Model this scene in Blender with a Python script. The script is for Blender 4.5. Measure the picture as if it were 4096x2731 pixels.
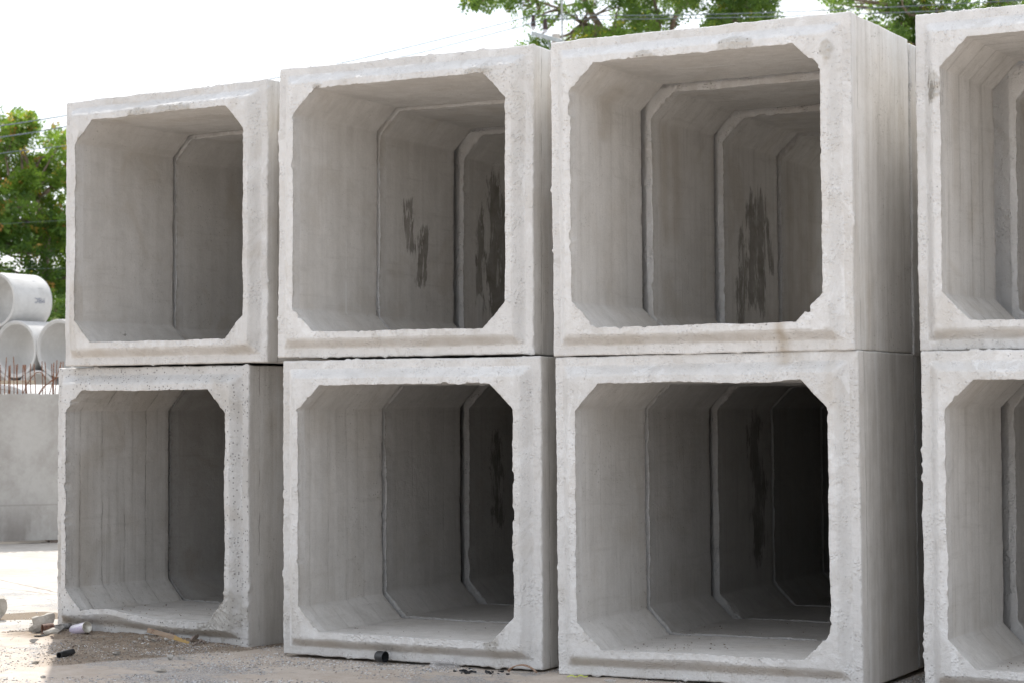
import bpy, math, random
import numpy as np
from mathutils import Vector, Matrix

sc = bpy.context.scene
for o in list(bpy.data.objects):
    bpy.data.objects.remove(o, do_unlink=True)
col = sc.collection
R = math.radians

# ------------------------------------------------------------------ camera
F, YAW, PIT, ROL, CAMH = 8300.9, 0.53350, 0.03137, -0.00397, 1.5194   # focal length in photo pixels (4096 wide)
def axes():
    cy, sy, cp, sp = math.cos(YAW), math.sin(YAW), math.cos(PIT), math.sin(PIT)
    f = Vector((-sy*cp, cy*cp, sp)); r = Vector((cy, sy, 0)); u = r.cross(f)
    cr, sr = math.cos(ROL), math.sin(ROL)
    return cr*r + sr*u, -sr*r + cr*u, f
CR, CU, CF = axes()
def P(x, y, w):
    """point of the place seen at photo pixel (x,y), w metres deep"""
    d = CF + CR*((x-2048)/F) + CU*((1365.5-y)/F)
    return Vector((0, 0, CAMH)) + d*w
def G(x, y, z=0.0):
    d = CF + CR*((x-2048)/F) + CU*((1365.5-y)/F)
    return Vector((0, 0, CAMH)) + d*((z-CAMH)/d.z)
cd = bpy.data.cameras.new('camera'); cam = bpy.data.objects.new('camera', cd); col.objects.link(cam)
cam.matrix_world = Matrix.Translation((0, 0, CAMH)) @ Matrix((CR, CU, -CF)).transposed().to_4x4()
cd.sensor_width = 36; cd.lens = F/4096*36
cd.clip_start = 0.1; cd.clip_end = 3000
cd.dof.use_dof = True; cd.dof.focus_distance = 12.3; cd.dof.aperture_fstop = 5.0
sc.camera = cam

# ------------------------------------------------------------------ light
SUN_EL, SUN_AZ = R(52), R(-40)
world = bpy.data.worlds.new('World'); sc.world = world; world.use_nodes = True
wn = world.node_tree
bg = wn.nodes['Background']
sky = wn.nodes.new('ShaderNodeTexSky'); sky.sky_type = 'NISHITA'; sky.sun_disc = False
sky.sun_elevation = SUN_EL; sky.sun_rotation = SUN_AZ; sky.dust_density = 1.6; sky.air_density = 1.0
# thin bright cloud over the blue
tc = wn.nodes.new('ShaderNodeTexCoord'); nz = wn.nodes.new('ShaderNodeTexNoise'); nz.inputs['Scale'].default_value = 2.2
nz.inputs['Detail'].default_value = 5
mp = wn.nodes.new('ShaderNodeMapping'); mp.inputs['Scale'].default_value = (1, 1, 2.5)
rp = wn.nodes.new('ShaderNodeValToRGB'); rp.color_ramp.elements[0].position = .30; rp.color_ramp.elements[1].position = .62
rp.color_ramp.elements[0].color = (.3,)*3+(1,); rp.color_ramp.elements[1].color = (.9,)*3+(1,)
mx = wn.nodes.new('ShaderNodeMix'); mx.data_type = 'RGBA'
mx.inputs[7].default_value = (7.6, 7.75, 8.0, 1)
wn.links.new(tc.outputs['Generated'], mp.inputs[0]); wn.links.new(mp.outputs[0], nz.inputs['Vector'])
wn.links.new(nz.outputs['Fac'], rp.inputs[0]); wn.links.new(rp.outputs[0], mx.inputs[0])
wn.links.new(sky.outputs[0], mx.inputs[6]); wn.links.new(mx.outputs[2], bg.inputs[0])
bg.inputs[1].default_value = 0.11
sd = bpy.data.lights.new('sun', 'SUN'); sun = bpy.data.objects.new('sun', sd); col.objects.link(sun)
sd.energy = 3.2; sd.angle = R(0.8); sd.color = (1, .965, .91)
sdir = Vector((math.sin(SUN_AZ)*math.cos(SUN_EL), math.cos(SUN_AZ)*math.cos(SUN_EL), math.sin(SUN_EL)))
sun.rotation_euler = sdir.to_track_quat('Z', 'Y').to_euler()
sun.location = (-20, 25, 30)
sc.view_settings.view_transform = 'Standard'; sc.view_settings.look = 'None'
sc.view_settings.gamma = 1; sc.view_settings.exposure = 0.96
sc.render.engine = 'CYCLES'
sc.cycles.max_bounces = 7; sc.cycles.diffuse_bounces = 6; sc.cycles.use_adaptive_sampling = True; sc.cycles.adaptive_threshold = .022; sc.cycles.transparent_max_bounces = 8
sc.cycles.use_denoising = True

# ------------------------------------------------------------------ noise
def _h(ix, iy, iz, seed):
    n = (ix.astype(np.int64)*374761393 + iy.astype(np.int64)*668265263 + iz.astype(np.int64)*2147483647 + seed*974634777) & 0xffffffff
    n = ((n ^ (n >> 13))*1274126177) & 0xffffffff
    n = n ^ (n >> 16)
    return (n & 0xffff)/32767.5 - 1.0
def vnoise(p, scale, seed=0):
    q = p*scale; i = np.floor(q).astype(np.int64); f = q-i; f = f*f*(3-2*f)
    r = 0
    for dx in (0, 1):
        wx = f[:, 0] if dx else 1-f[:, 0]
        for dy in (0, 1):
            wy = f[:, 1] if dy else 1-f[:, 1]
            for dz in (0, 1):
                wz = f[:, 2] if dz else 1-f[:, 2]
                r = r + wx*wy*wz*_h(i[:, 0]+dx, i[:, 1]+dy, i[:, 2]+dz, seed)
    return r
def fbm(p, scale, seed=0, oct=4, gain=.55):
    r = 0; a = 1
    for k in range(oct):
        r = r + a*vnoise(p, scale*2**k, seed+k*17); a *= gain
    return r
def smooth(a, b, x):
    t = np.clip((x-a)/(b-a), 0, 1); return t*t*(3-2*t)

# ------------------------------------------------------------------ mesh helpers
def mesh_np(name, verts, quads, mat, smooth_=True, attrs=None, parent=None, tris=None):
    me = bpy.data.meshes.new(name)
    verts = np.asarray(verts, dtype=np.float32)
    nf = 0; loops = []; starts = []
    if quads is not None and len(quads):
        quads = np.asarray(quads, dtype=np.int32); loops.append(quads.ravel()); starts.append(np.arange(len(quads))*4); nf += len(quads)
    off = sum(len(l) for l in loops)
    if tris is not None and len(tris):
        tris = np.asarray(tris, dtype=np.int32); loops.append(tris.ravel()); starts.append(off+np.arange(len(tris))*3); nf += len(tris)
    loops = np.concatenate(loops).astype(np.int32); starts = np.concatenate(starts).astype(np.int32)
    me.vertices.add(len(verts)); me.vertices.foreach_set('co', verts.ravel())
    me.loops.add(len(loops)); me.loops.foreach_set('vertex_index', loops)
    me.polygons.add(nf); me.polygons.foreach_set('loop_start', starts)
    me.update(calc_edges=True); me.validate()
    me.polygons.foreach_set('use_smooth', np.full(len(me.polygons), bool(smooth_)))
    for an, arr in (attrs or {}).items():
        a = me.attributes.new(an, 'FLOAT_COLOR', 'POINT'); a.data.foreach_set('color', np.asarray(arr, dtype=np.float32).ravel())
    if mat: me.materials.append(mat)
    o = bpy.data.objects.new(name, me); col.objects.link(o)
    if parent: o.parent = parent
    return o
def tag(o, label=None, cat=None, group=None, kind=None):
    if label: o['label'] = label
    if cat: o['category'] = cat
    if group: o['group'] = group
    if kind: o['kind'] = kind
    return o
class MB:
    def __init__(s): s.v = []; s.f = []
    def add(s, vs, fs):
        n = len(s.v); s.v += [tuple(v) for v in vs]; s.f += [tuple(i+n for i in f) for f in fs]
    def tube(s, pts, rad, n=8, cap=True):
        pts = [Vector(p) for p in pts]; m = len(pts); rad = rad if hasattr(rad, '__len__') else [rad]*m
        base = len(s.v); up = Vector((0, 0, 1)); a = None
        for i, p in enumerate(pts):
            d = (pts[min(i+1, m-1)]-pts[max(i-1, 0)]).normalized()
            if a is None:
                a = d.cross(up) if abs(d.z) < .95 else d.cross(Vector((1, 0, 0)))
            a = (a-d*a.dot(d)).normalized(); b = d.cross(a)
            for k in range(n):
                t = 2*math.pi*k/n; s.v.append(tuple(p+(a*math.cos(t)+b*math.sin(t))*rad[i]))
        for i in range(m-1):
            for k in range(n):
                k2 = (k+1) % n; s.f.append((base+i*n+k, base+i*n+k2, base+(i+1)*n+k2, base+(i+1)*n+k))
        if cap:
            s.f.append(tuple(base+k for k in reversed(range(n)))); s.f.append(tuple(base+(m-1)*n+k for k in range(n)))
    def lathe(s, prof, origin, axis, n=40, closed=False):
        """prof: list of (r, t) along axis"""
        axis = Vector(axis).normalized(); a = axis.orthogonal().normalized(); b = axis.cross(a); origin = Vector(origin)
        base = len(s.v); m = len(prof)
        for r, t in prof:
            for k in range(n):
                an = 2*math.pi*k/n; s.v.append(tuple(origin+axis*t+(a*math.cos(an)+b*math.sin(an))*r))
        for i in range(m if closed else m-1):
            j = (i+1) % m
            for k in range(n):
                k2 = (k+1) % n; s.f.append((base+i*n+k, base+i*n+k2, base+j*n+k2, base+j*n+k))
    def build(s, name, mat, parent=None, smooth_=True, bevel=0, auto=None):
        me = bpy.data.meshes.new(name); me.from_pydata(s.v, [], s.f); me.update()
        if smooth_: me.polygons.foreach_set('use_smooth', [True]*len(me.polygons))
        if mat: me.materials.append(mat)
        if auto: 
            try: me.set_sharp_from_angle(angle=R(auto))
            except Exception: pass
        o = bpy.data.objects.new(name, me); col.objects.link(o)
        if parent: o.parent = parent
        if bevel:
            md = o.modifiers.new('b', 'BEVEL'); md.width = bevel; md.segments = 2; md.limit_method = 'ANGLE'
        return o
def empty(name, loc=(0, 0, 0), rz=0):
    o = bpy.data.objects.new(name, None); col.objects.link(o); o.location = loc; o.rotation_euler = (0, 0, rz); o.empty_display_size = .1
    return o

# ------------------------------------------------------------------ node helpers
class N:
    def __init__(s, name):
        s.m = bpy.data.materials.new(name); s.m.use_nodes = True; s.t = s.m.node_tree; s.b = s.t.nodes['Principled BSDF']
    def n(s, t, **kw):
        x = s.t.nodes.new(t)
        for k, v in kw.items(): setattr(x, k, v)
        return x
    def l(s, a, b): s.t.links.new(a, b)
    def setin(s, x, i, v):
        if isinstance(v, bpy.types.NodeSocket): s.l(v, x.inputs[i])
        else: x.inputs[i].default_value = v
    def math(s, op, a, b=0.0, c=0.0, clamp=False):
        x = s.n('ShaderNodeMath', operation=op, use_clamp=clamp); s.setin(x, 0, a); s.setin(x, 1, b); s.setin(x, 2, c); return x.outputs[0]
    def mixc(s, f, a, b, blend='MIX'):
        x = s.n('ShaderNodeMix', data_type='RGBA', blend_type=blend)
        s.setin(x, 0, f); s.setin(x, 6, a if isinstance(a, bpy.types.NodeSocket) else tuple(a)+(1,)); s.setin(x, 7, b if isinstance(b, bpy.types.NodeSocket) else tuple(b)+(1,))
        return x.outputs[2]
    def noise(s, vec, scale, detail=4, rough=.55, dist=0):
        x = s.n('ShaderNodeTexNoise'); s.setin(x, 'Vector', vec); x.inputs['Scale'].default_value = scale
        x.inputs['Detail'].default_value = detail; x.inputs['Roughness'].default_value = rough; x.inputs['Distortion'].default_value = dist
        return x.outputs['Fac']
    def vor(s, vec, scale, feature='F1'):
        x = s.n('ShaderNodeTexVoronoi', feature=feature); s.setin(x, 'Vector', vec); x.inputs['Scale'].default_value = scale; return x
    def step(s, v, a, b):
        x = s.n('ShaderNodeMapRange'); x.interpolation_type = 'SMOOTHSTEP'; s.setin(x, 0, v); x.inputs[1].default_value = a; x.inputs[2].default_value = b; return x.outputs[0]
    def scale(s, vec, sx, sy, sz):
        x = s.n('ShaderNodeVectorMath', operation='MULTIPLY'); s.l(vec, x.inputs[0]); x.inputs[1].default_value = (sx, sy, sz); return x.outputs[0]
    def addv(s, a, b):
        x = s.n('ShaderNodeVectorMath', operation='ADD'); s.l(a, x.inputs[0]); s.l(b, x.inputs[1]); return x.outputs[0]
    def coord(s, which='Object', rnd=True):
        c = s.n('ShaderNodeTexCoord').outputs[which]
        if not rnd: return c
        oi = s.n('ShaderNodeObjectInfo'); cx = s.n('ShaderNodeCombineXYZ')
        r = s.math('MULTIPLY', oi.outputs['Random'], 31.7); r2 = s.math('MULTIPLY', oi.outputs['Random'], -17.3)
        s.l(r, cx.inputs[0]); s.l(r2, cx.inputs[1]); s.l(r, cx.inputs[2])
        return s.addv(c, cx.outputs[0])
    def bump(s, h, strength=.5, dist=.01, prev=None):
        x = s.n('ShaderNodeBump'); s.setin(x, 'Height', h); x.inputs['Strength'].default_value = strength; x.inputs['Distance'].default_value = dist
        if prev is not None: s.l(prev, x.inputs['Normal'])
        return x.outputs[0]
    def fin(s, c=None, rough=.85, nrm=None, spec=.25):
        if c is not None: s.setin(s.b, 'Base Color', c if isinstance(c, bpy.types.NodeSocket) else tuple(c)+(1,))
        s.setin(s.b, 'Roughness', rough); s.b.inputs['Specular IOR Level'].default_value = spec
        if nrm is not None: s.l(nrm, s.b.inputs['Normal'])
        return s.m

# ------------------------------------------------------------------ concrete of the culvert sections
def concrete_section():
    k = N('culvert_concrete')
    raw = k.n('ShaderNodeTexCoord').outputs['Object']; co = k.coord()
    sep = k.n('ShaderNodeSeparateXYZ'); k.l(raw, sep.inputs[0])
    at = k.n('ShaderNodeAttribute', attribute_name='marks'); ms = k.n('ShaderNodeSeparateColor'); k.l(at.outputs['Color'], ms.inputs[0])
    wet, white, brown = ms.outputs[0], ms.outputs[1], ms.outputs[2]; broken = at.outputs['Alpha']
    zn = k.n('ShaderNodeAttribute', attribute_name='zone'); zs = k.n('ShaderNodeSeparateColor'); k.l(zn.outputs['Color'], zs.inputs[0])
    inside, front, edge = zs.outputs[0], zs.outputs[1], zs.outputs[2]
    oc = k.n('ShaderNodeObjectInfo'); os_ = k.n('ShaderNodeSeparateColor'); k.l(oc.outputs['Color'], os_.inputs[0])
    tone, aggr, warm = os_.outputs[0], os_.outputs[1], os_.outputs[2]
    big = k.noise(co, 1.1, 4, .6); mid = k.noise(co, 6, 5, .65, .4); fine = k.noise(co, 55, 4, .6); vfine = k.noise(co, 210, 2, .6)
    st = k.noise(k.scale(co, 11, 11, .55), 1.0, 5, .6, .25)
    st2 = k.noise(k.scale(co, 34, 34, 1.3), 1.0, 4, .6)
    v = k.math('ADD', k.math('MULTIPLY', big, .34), k.math('ADD', k.math('MULTIPLY', mid, .32), k.math('MULTIPLY', st, .34)))
    hs = k.noise(k.scale(co, 2.2, 2.2, 26), 1.0, 4, .6, .3)
    c = k.mixc(k.step(v, .36, .64), (.55, .53, .50), (.68, .66, .632))
    c = k.mixc(k.math('MULTIPLY', front, .75), c, k.mixc(k.step(v, .33, .66), (.56, .555, .55), (.67, .67, .672)))
    c = k.mixc(k.math('MULTIPLY', k.step(fine, .40, .72), .22), c, (.62, .61, .60))
    c = k.mixc(k.math('MULTIPLY', k.step(vfine, .56, .74), k.math('MULTIPLY_ADD', front, -.16, .26)), c, (.24, .225, .20))
    gr = k.vor(co, 240); grc = k.n('ShaderNodeSeparateColor'); k.l(gr.outputs['Color'], grc.inputs[0])
    c = k.mixc(k.math('MULTIPLY', k.step(grc.outputs[0], .80, .84), k.math('MULTIPLY_ADD', front, -.04, .12)), c, (.30, .29, .27))
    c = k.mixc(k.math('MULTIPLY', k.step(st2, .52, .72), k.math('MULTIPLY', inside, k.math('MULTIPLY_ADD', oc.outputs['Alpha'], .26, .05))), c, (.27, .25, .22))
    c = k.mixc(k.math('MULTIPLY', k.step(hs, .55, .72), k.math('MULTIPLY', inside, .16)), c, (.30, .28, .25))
    # warm mottling
    wm = k.step(k.noise(co, 2.3, 4, .6, .8), .5, .72)
    c = k.mixc(k.math('MULTIPLY', wm, k.math('MULTIPLY_ADD', warm, .5, .12)), c, (.43, .375, .30))
    sidez = k.math('MULTIPLY', k.math('SUBTRACT', 1, inside), k.math('SUBTRACT', 1, k.step(front, .2, .6)))
    sv = k.noise(k.scale(co, 8, 8, .6), 1.0, 6, .7, .6); sv2 = k.noise(k.scale(co, 30, 30, 2.2), 1.0, 5, .75, .4)
    c = k.mixc(k.math('MULTIPLY', k.step(sv, .50, .66), k.math('MULTIPLY', sidez, .32)), c, (.33, .31, .275))
    c = k.mixc(k.math('MULTIPLY', k.step(sv, .50, .38), k.math('MULTIPLY', sidez, .4)), c, (.72, .72, .71))
    c = k.mixc(k.math('MULTIPLY', k.step(sv2, .56, .70), k.math('MULTIPLY', sidez, .2)), c, (.27, .25, .22))
    seam = k.math('SUBTRACT', 1, k.step(k.math('ABSOLUTE', k.math('SUBTRACT', sep.outputs[1], k.math('MULTIPLY_ADD', k.noise(co, 9, 4), .03, .085))), .001, .006))
    c = k.mixc(k.math('MULTIPLY', k.math('MULTIPLY', seam, sidez), k.math('MULTIPLY', k.step(k.noise(co, 4, 3), .42, .55), .6)), c, (.2, .185, .16))
    # form joints inside: broken dark lines across the run about every 14 cm
    wob = k.math('MULTIPLY', k.math('SUBTRACT', k.noise(co, 5, 3), .5), .03)
    wob2 = k.math('MULTIPLY', k.math('SUBTRACT', k.noise(co, 38, 3), .5), .016)
    yy = k.math('DIVIDE', k.math('ADD', sep.outputs[1], k.math('SUBTRACT', k.math('ADD', wob, wob2), .072)), .205)
    dl = k.math('ABSOLUTE', k.math('SUBTRACT', k.math('FRACT', k.math('ADD', yy, .5)), .5))
    wide = k.math('SUBTRACT', 1, k.step(dl, .0, .13)); line = k.math('SUBTRACT', 1, k.step(dl, .004, .020))
    brk = k.step(k.noise(k.scale(co, 7, 7, 2.2), 1.0, 5, .8), .44, .58)
    brk2 = k.step(k.noise(k.scale(co, 4, 4, 1.0), 1.0, 3, .6), .42, .62)
    gl = k.math('MULTIPLY', inside, oc.outputs['Alpha'])
    c = k.mixc(k.math('MULTIPLY', k.math('MULTIPLY', wide, brk2), k.math('MULTIPLY', gl, .22)), c, (.19, .17, .145))
    crack = k.math('MULTIPLY', k.math('MULTIPLY', line, brk), gl)
    c = k.mixc(k.math('MULTIPLY', crack, .45), c, (.10, .085, .07))
    # blow holes
    vo = k.vor(co, 42); hsel = k.n('ShaderNodeSeparateColor'); k.l(vo.outputs['Color'], hsel.inputs[0])
    hole = k.math('MULTIPLY', k.math('SUBTRACT', 1, k.step(vo.outputs['Distance'], .10, .22)), k.step(hsel.outputs[0], .90, .92))
    vo2 = k.vor(co, 95); h2 = k.n('ShaderNodeSeparateColor'); k.l(vo2.outputs['Color'], h2.inputs[0])
    hole2 = k.math('MULTIPLY', k.math('SUBTRACT', 1, k.step(vo2.outputs['Distance'], .15, .32)), k.step(h2.outputs[1], .91, .93))
    pz = k.step(k.noise(co, 2.1, 3, .6), .50, .62)
    holes = k.math('MULTIPLY', k.math('MAXIMUM', hole, hole2), k.math('MULTIPLY_ADD', pz, .8, .2))
    c = k.mixc(k.math('MULTIPLY', holes, k.math('MULTIPLY_ADD', front, -.45, .7)), c, (.15, .135, .11))
    sc1 = k.noise(k.scale(co, 3.2, 3.2, 2.2), 1.0, 6, .72, 1.2)
    c = k.mixc(k.math('MULTIPLY', k.step(sc1, .57, .64), k.math('MULTIPLY', front, .30)), c, (.42, .40, .37))
    c = k.mixc(k.math('MULTIPLY', k.step(sc1, .43, .36), k.math('MULTIPLY', front, .45)), c, (.74, .745, .75))
    # exposed stones
    va = k.vor(co, 55); va.inputs['Randomness'].default_value = 1; a3 = k.n('ShaderNodeSeparateColor'); k.l(va.outputs['Color'], a3.inputs[0])
    agm = k.math('MULTIPLY', k.math('SUBTRACT', 1, k.step(va.outputs['Distance'], .25, .38)), k.step(a3.outputs[0], .72, .76))
    agz = k.math('MAXIMUM', broken, k.math('MULTIPLY', aggr, front))
    c = k.mixc(k.math('MULTIPLY', agm, k.math('MULTIPLY', agz, .8)), c, (.17, .165, .16))
    c = k.mixc(k.math('MULTIPLY', broken, .45), c, (.36, .335, .29))
    # edges chipped: browner
    c = k.mixc(k.math('MULTIPLY', edge, k.math('MULTIPLY', k.step(k.noise(co, 24, 3), .45, .6), .35)), c, (.34, .30, .25))
    # stains and lip shade carried by marks
    wn_ = k.noise(k.scale(co, 22, 22, 5), 1, 6, .74, .7)
    wf = k.step(k.math('ADD', wet, k.math('MULTIPLY', k.math('SUBTRACT', wn_, .5), 2.8)), .28, .58)
    c = k.mixc(k.math('MULTIPLY', k.math('MULTIPLY', wf, k.math('MULTIPLY_ADD', mid, 1.1, .18)), k.step(wet, .02, .2)), c, (.185, .17, .145))
    wh = k.step(k.math('ADD', white, k.math('MULTIPLY', k.math('SUBTRACT', wn_, .5), .9)), .4, .62)
    c = k.mixc(k.math('MULTIPLY', k.math('MULTIPLY', wh, .75), k.step(white, .02, .1)), c, (.66, .65, .63))
    c = k.mixc(k.math('MULTIPLY', brown, k.math('MULTIPLY_ADD', wn_, .8, .3), clamp=True), c, (.33, .265, .185))
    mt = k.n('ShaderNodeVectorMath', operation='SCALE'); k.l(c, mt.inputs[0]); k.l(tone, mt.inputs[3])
    h = k.math('ADD', k.math('MULTIPLY', k.noise(co, 28, 5, .6), .8), k.math('MULTIPLY', k.noise(co, 120, 3, .6), .35))
    lumps = k.vor(co, 65, 'SMOOTH_F1'); l2 = k.math('MULTIPLY', k.math('SUBTRACT', 1, k.step(lumps.outputs['Distance'], .0, .5)), k.step(k.noise(co, 9, 3), .46, .6))
    h = k.math('ADD', h, k.math('MULTIPLY', l2, k.math('MULTIPLY', front, .6)))
    h = k.math('SUBTRACT', h, k.math('MULTIPLY', holes, 1.2)); h = k.math('SUBTRACT', h, k.math('MULTIPLY', crack, .8))
    h = k.math('SUBTRACT', h, k.math('MULTIPLY', k.math('MULTIPLY', wide, gl), .16))
    # dish bump strength: stronger on the cast front than on the formed walls
    dist = k.math('MULTIPLY_ADD', k.math('MAXIMUM', front, broken), .005, .0042)
    b = k.n('ShaderNodeBump'); k.l(h, b.inputs['Height']); b.inputs['Strength'].default_value = .9; k.l(dist, b.inputs['Distance'])
    ro = k.math('MULTIPLY_ADD', wf, -.0, .9)
    return k.fin(mt.outputs[0], ro, b.outputs[0], .2)
MC = concrete_section()

# ------------------------------------------------------------------ one culvert section
def square_ring(d, r, n):
    h = .9-d; t = (np.arange(n)+.5)/n*2-1
    out = []
    pts = [np.stack([t*h, -h+0*t], 1), np.stack([h+0*t, t*h], 1), np.stack([-t*h, h+0*t], 1), np.stack([-h+0*t, -t*h], 1)]
    p = np.concatenate(pts)
    if r > 0:
        q = np.clip(p, -(h-r), h-r); dv = p-q; L = np.maximum(np.linalg.norm(dv, axis=1, keepdims=True), 1e-9)
        Lr = np.minimum(1, r/L) if False else r/L
        p = q + dv*Lr
    return p
def oct_ring(H, c, n, tc=.74):
    t = (np.arange(n)+.5)/n*2-1; a = np.abs(t); s = np.sign(t)
    st = a <= tc
    x = np.where(st, t/tc*(H-c), 0); z = np.where(st, -H, 0)
    u = np.clip((a-tc)/(1-tc), 0, 1)
    x = np.where(st, x, s*((H-c)+u*c/2)); z = np.where(st, z, -H+u*c/2)
    b = np.stack([x, z], 1)
    def rot(p): return np.stack([-p[:, 1], p[:, 0]], 1)
    r1 = rot(b); r2 = rot(r1); r3 = rot(r2)
    return np.concatenate([b, r1, r2, r3])

def section(name, seed, n=225, fine=True, L=.985, marks=None, patches=(), rag=1.0, chips=1.0, bulges=(), inner_shift=(0, 0)):
    """returns (body object, lip object); local origin = bottom front left corner, y into the run"""
    H, c = .75, .15
    rings = []   # (p2d, y, amp, ragamp, inside, front, edge)
    def add(p, y, amp, rag_, i=0., f=0., e=0.): rings.append((p, y, amp, rag_, i, f, e))
    no = 26 if fine else 10
    ys = np.concatenate([np.linspace(L, .05, no), [.035, .024, .015]])
    for y in ys: add(square_ring(0, .006, n), y, .0022, .0 if y > .03 else .35, 0, 0.0 if y > .03 else .3, 0)
    add(square_ring(.001, .006, n), .007, .003, .8, 0, .8, .5); add(square_ring(.004, .008, n), .002, .003, .8, 0, 1, .3)
    for d in ((.010, .018, .028, .040, .050) if fine else (.012, .045)): add(square_ring(d, .012, n), .0, .0025, .15, 0, 1, 0)
    split = len(rings)-1
    for d, y in ((.054, -.001), (.060, -.005), (.067, -.0125), (.075, -.023), (.084, -.034), (.093, -.045), (.100, -.053), (.106, -.058), (.111, -.0605)):
        add(square_ring(d, .018, n), y, .0022, .2, 0, 1, 0)
    inner = oct_ring(H-.003, c, n); outer = square_ring(.113, .022, n)
    ks = (.0, .12, .25, .4, .55, .7, .82, .91, .97) if fine else (0., .4, .8)
    for q in ks: add(outer*(1-q)+inner*q, -.062-.001*q, .004, .35+.65*q**3, 0, 1, q**6)
    add(inner, -.062, .004, 1.0, 0, 1, 1); add(oct_ring(H, c, n), -.057, .004, 1.0, 0.2, .8, 1)
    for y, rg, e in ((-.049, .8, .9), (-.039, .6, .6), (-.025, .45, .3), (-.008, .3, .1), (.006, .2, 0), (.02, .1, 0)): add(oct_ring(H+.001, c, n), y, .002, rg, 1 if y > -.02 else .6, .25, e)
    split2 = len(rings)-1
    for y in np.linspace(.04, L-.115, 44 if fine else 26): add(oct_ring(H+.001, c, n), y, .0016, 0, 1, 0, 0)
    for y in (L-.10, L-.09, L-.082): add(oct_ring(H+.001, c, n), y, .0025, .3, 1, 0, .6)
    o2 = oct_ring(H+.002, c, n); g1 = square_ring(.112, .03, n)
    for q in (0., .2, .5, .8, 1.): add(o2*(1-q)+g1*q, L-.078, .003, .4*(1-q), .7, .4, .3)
    for d, y in ((.108, L-.073), (.09, L-.04), (.07, L-.012), (.052, L-.002), (.035, L), (.012, L), (.002, L-.001)):
        add(square_ring(d, .02, n), y, .002, .3, 0, .5, 0)
    M = 4*n; K = len(rings)
    Vv = np.zeros((K, M, 3)); amp = np.zeros((K, M)); ragA = np.zeros((K, M)); zone = np.zeros((K, M, 4)); zone[..., 3] = 1
    for i, (p, y, a, rg, zi, zf, ze) in enumerate(rings):
        Vv[i, :, 0] = p[:, 0]+.9; Vv[i, :, 2] = p[:, 1]+.9; Vv[i, :, 1] = y
        amp[i] = a; ragA[i] = rg; zone[i, :, 0] = zi; zone[i, :, 1] = zf; zone[i, :, 2] = ze
    p = Vv.reshape(-1, 3).copy(); am = amp.ravel(); rg = ragA.ravel()*rag; sd_ = seed*101
    off = np.array([seed*7.13, seed*3.7, seed*5.9])
    q = p+off
    disp = np.stack([fbm(q, 5, sd_+k, 3)*am*.9 + fbm(q, 22, sd_+5+k, 2)*am*.55 for k in (0, 1, 2)], 1)
    # large slow waviness of the trowelled lip
    fr = zone.reshape(-1, 4)[:, 1]
    disp[:, 1] += fbm(q*np.array([1, 0.3, 1]), 3.2, sd_+30, 2)*.0035*fr
    # ragged edges: push radially, only along the perimeter
    cen = p-np.array([.9, 0, .9]); cen[:, 1] = 0; nn = cen/np.maximum(np.abs(cen).max(1, keepdims=True), 1e-6)
    nn = np.sign(nn)*np.clip((np.abs(nn)-.78)/.2, 0, 1); nn[:, 1] = 0
    ql = q*np.array([1, .15, 1])
    r1 = fbm(ql, 4, sd_+60, 2)*.0022 + fbm(ql, 34, sd_+70, 4, .85)*.0013*(1+np.clip(fbm(ql, 3, sd_+75, 2), -.7, 1))
    chip = np.maximum(0, fbm(ql, 13, sd_+80, 3)-.62)*.034*chips; chip = np.minimum(chip, .011)
    inner_m = (zone.reshape(-1, 4)[:, 0] > .1) | (zone.reshape(-1, 4)[:, 2] > .01)
    disp += nn*((r1 + chip)*rg)[:, None]
    # plaster lumps on the front
    lump = np.maximum(0, vnoise(q, 38, sd_+90)-.35)*.007 + np.maximum(0, vnoise(q, 75, sd_+91)-.4)*.005
    disp[:, 1] -= lump*fr*rag
    br = np.zeros(len(p))
    for (px, pz, rx, rz_, dep) in patches:
        d = np.sqrt(((p[:, 0]-px)/rx)**2+((p[:, 2]-pz)/rz_)**2) + .35*fbm(q, 16, sd_+95, 3)
        m = (1-smooth(.75, 1.05, d))*(fr > .3)
        br = np.maximum(br, m); disp[:, 1] += m*(dep - np.abs(fbm(q, 48, sd_+97, 3))*.012)
    wn__ = np.clip((.9-np.maximum(np.abs(p[:, 0]-.9), np.abs(p[:, 2]-.9)))/.10, 0, 1)
    disp[:, 0] += inner_shift[0]*wn__; disp[:, 2] += inner_shift[1]*wn__
    for (bx, bz, rx, rz_, dz) in bulges:
        disp[:, 2] += dz*np.exp(-((p[:, 0]-bx)/rx)**2-((p[:, 2]-bz)/rz_)**2)*(p[:, 1] < .35)*np.exp(-np.maximum(0, p[:, 1])/.12)
    p = p+disp
    mk = np.zeros((len(p), 4)); mk[:, 3] = br
    if marks: marks(p, mk, zone.reshape(-1, 4), q, sd_)
    p3 = p.reshape(K, M, 3); mk = mk.reshape(K, M, 4)
    def grid(a, b, close=False):
        idx = np.arange((b-a+1)*M).reshape(b-a+1, M)
        A = idx[:-1]; B = idx[1:]; A2 = np.roll(A, -1, 1); B2 = np.roll(B, -1, 1)
        return np.stack([A, A2, B2, B], -1).reshape(-1, 4)
    v1 = p3[:split+1].reshape(-1, 3); q1 = grid(0, split)
    v2 = np.concatenate([p3[split2:], p3[:1]]).reshape(-1, 3)
    q2_ = grid(split2, K) + len(v1)
    z1 = zone[:split+1].reshape(-1, 4); z2 = np.concatenate([zone[split2:], zone[:1]]).reshape(-1, 4)
    m1 = mk[:split+1].reshape(-1, 4); m2 = np.concatenate([mk[split2:], mk[:1]]).reshape(-1, 4)
    body = mesh_np(name, np.concatenate([v1, v2]), np.concatenate([q1, q2_]), MC, True, {'marks': np.concatenate([m1, m2]), 'zone': np.concatenate([z1, z2])})
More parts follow.
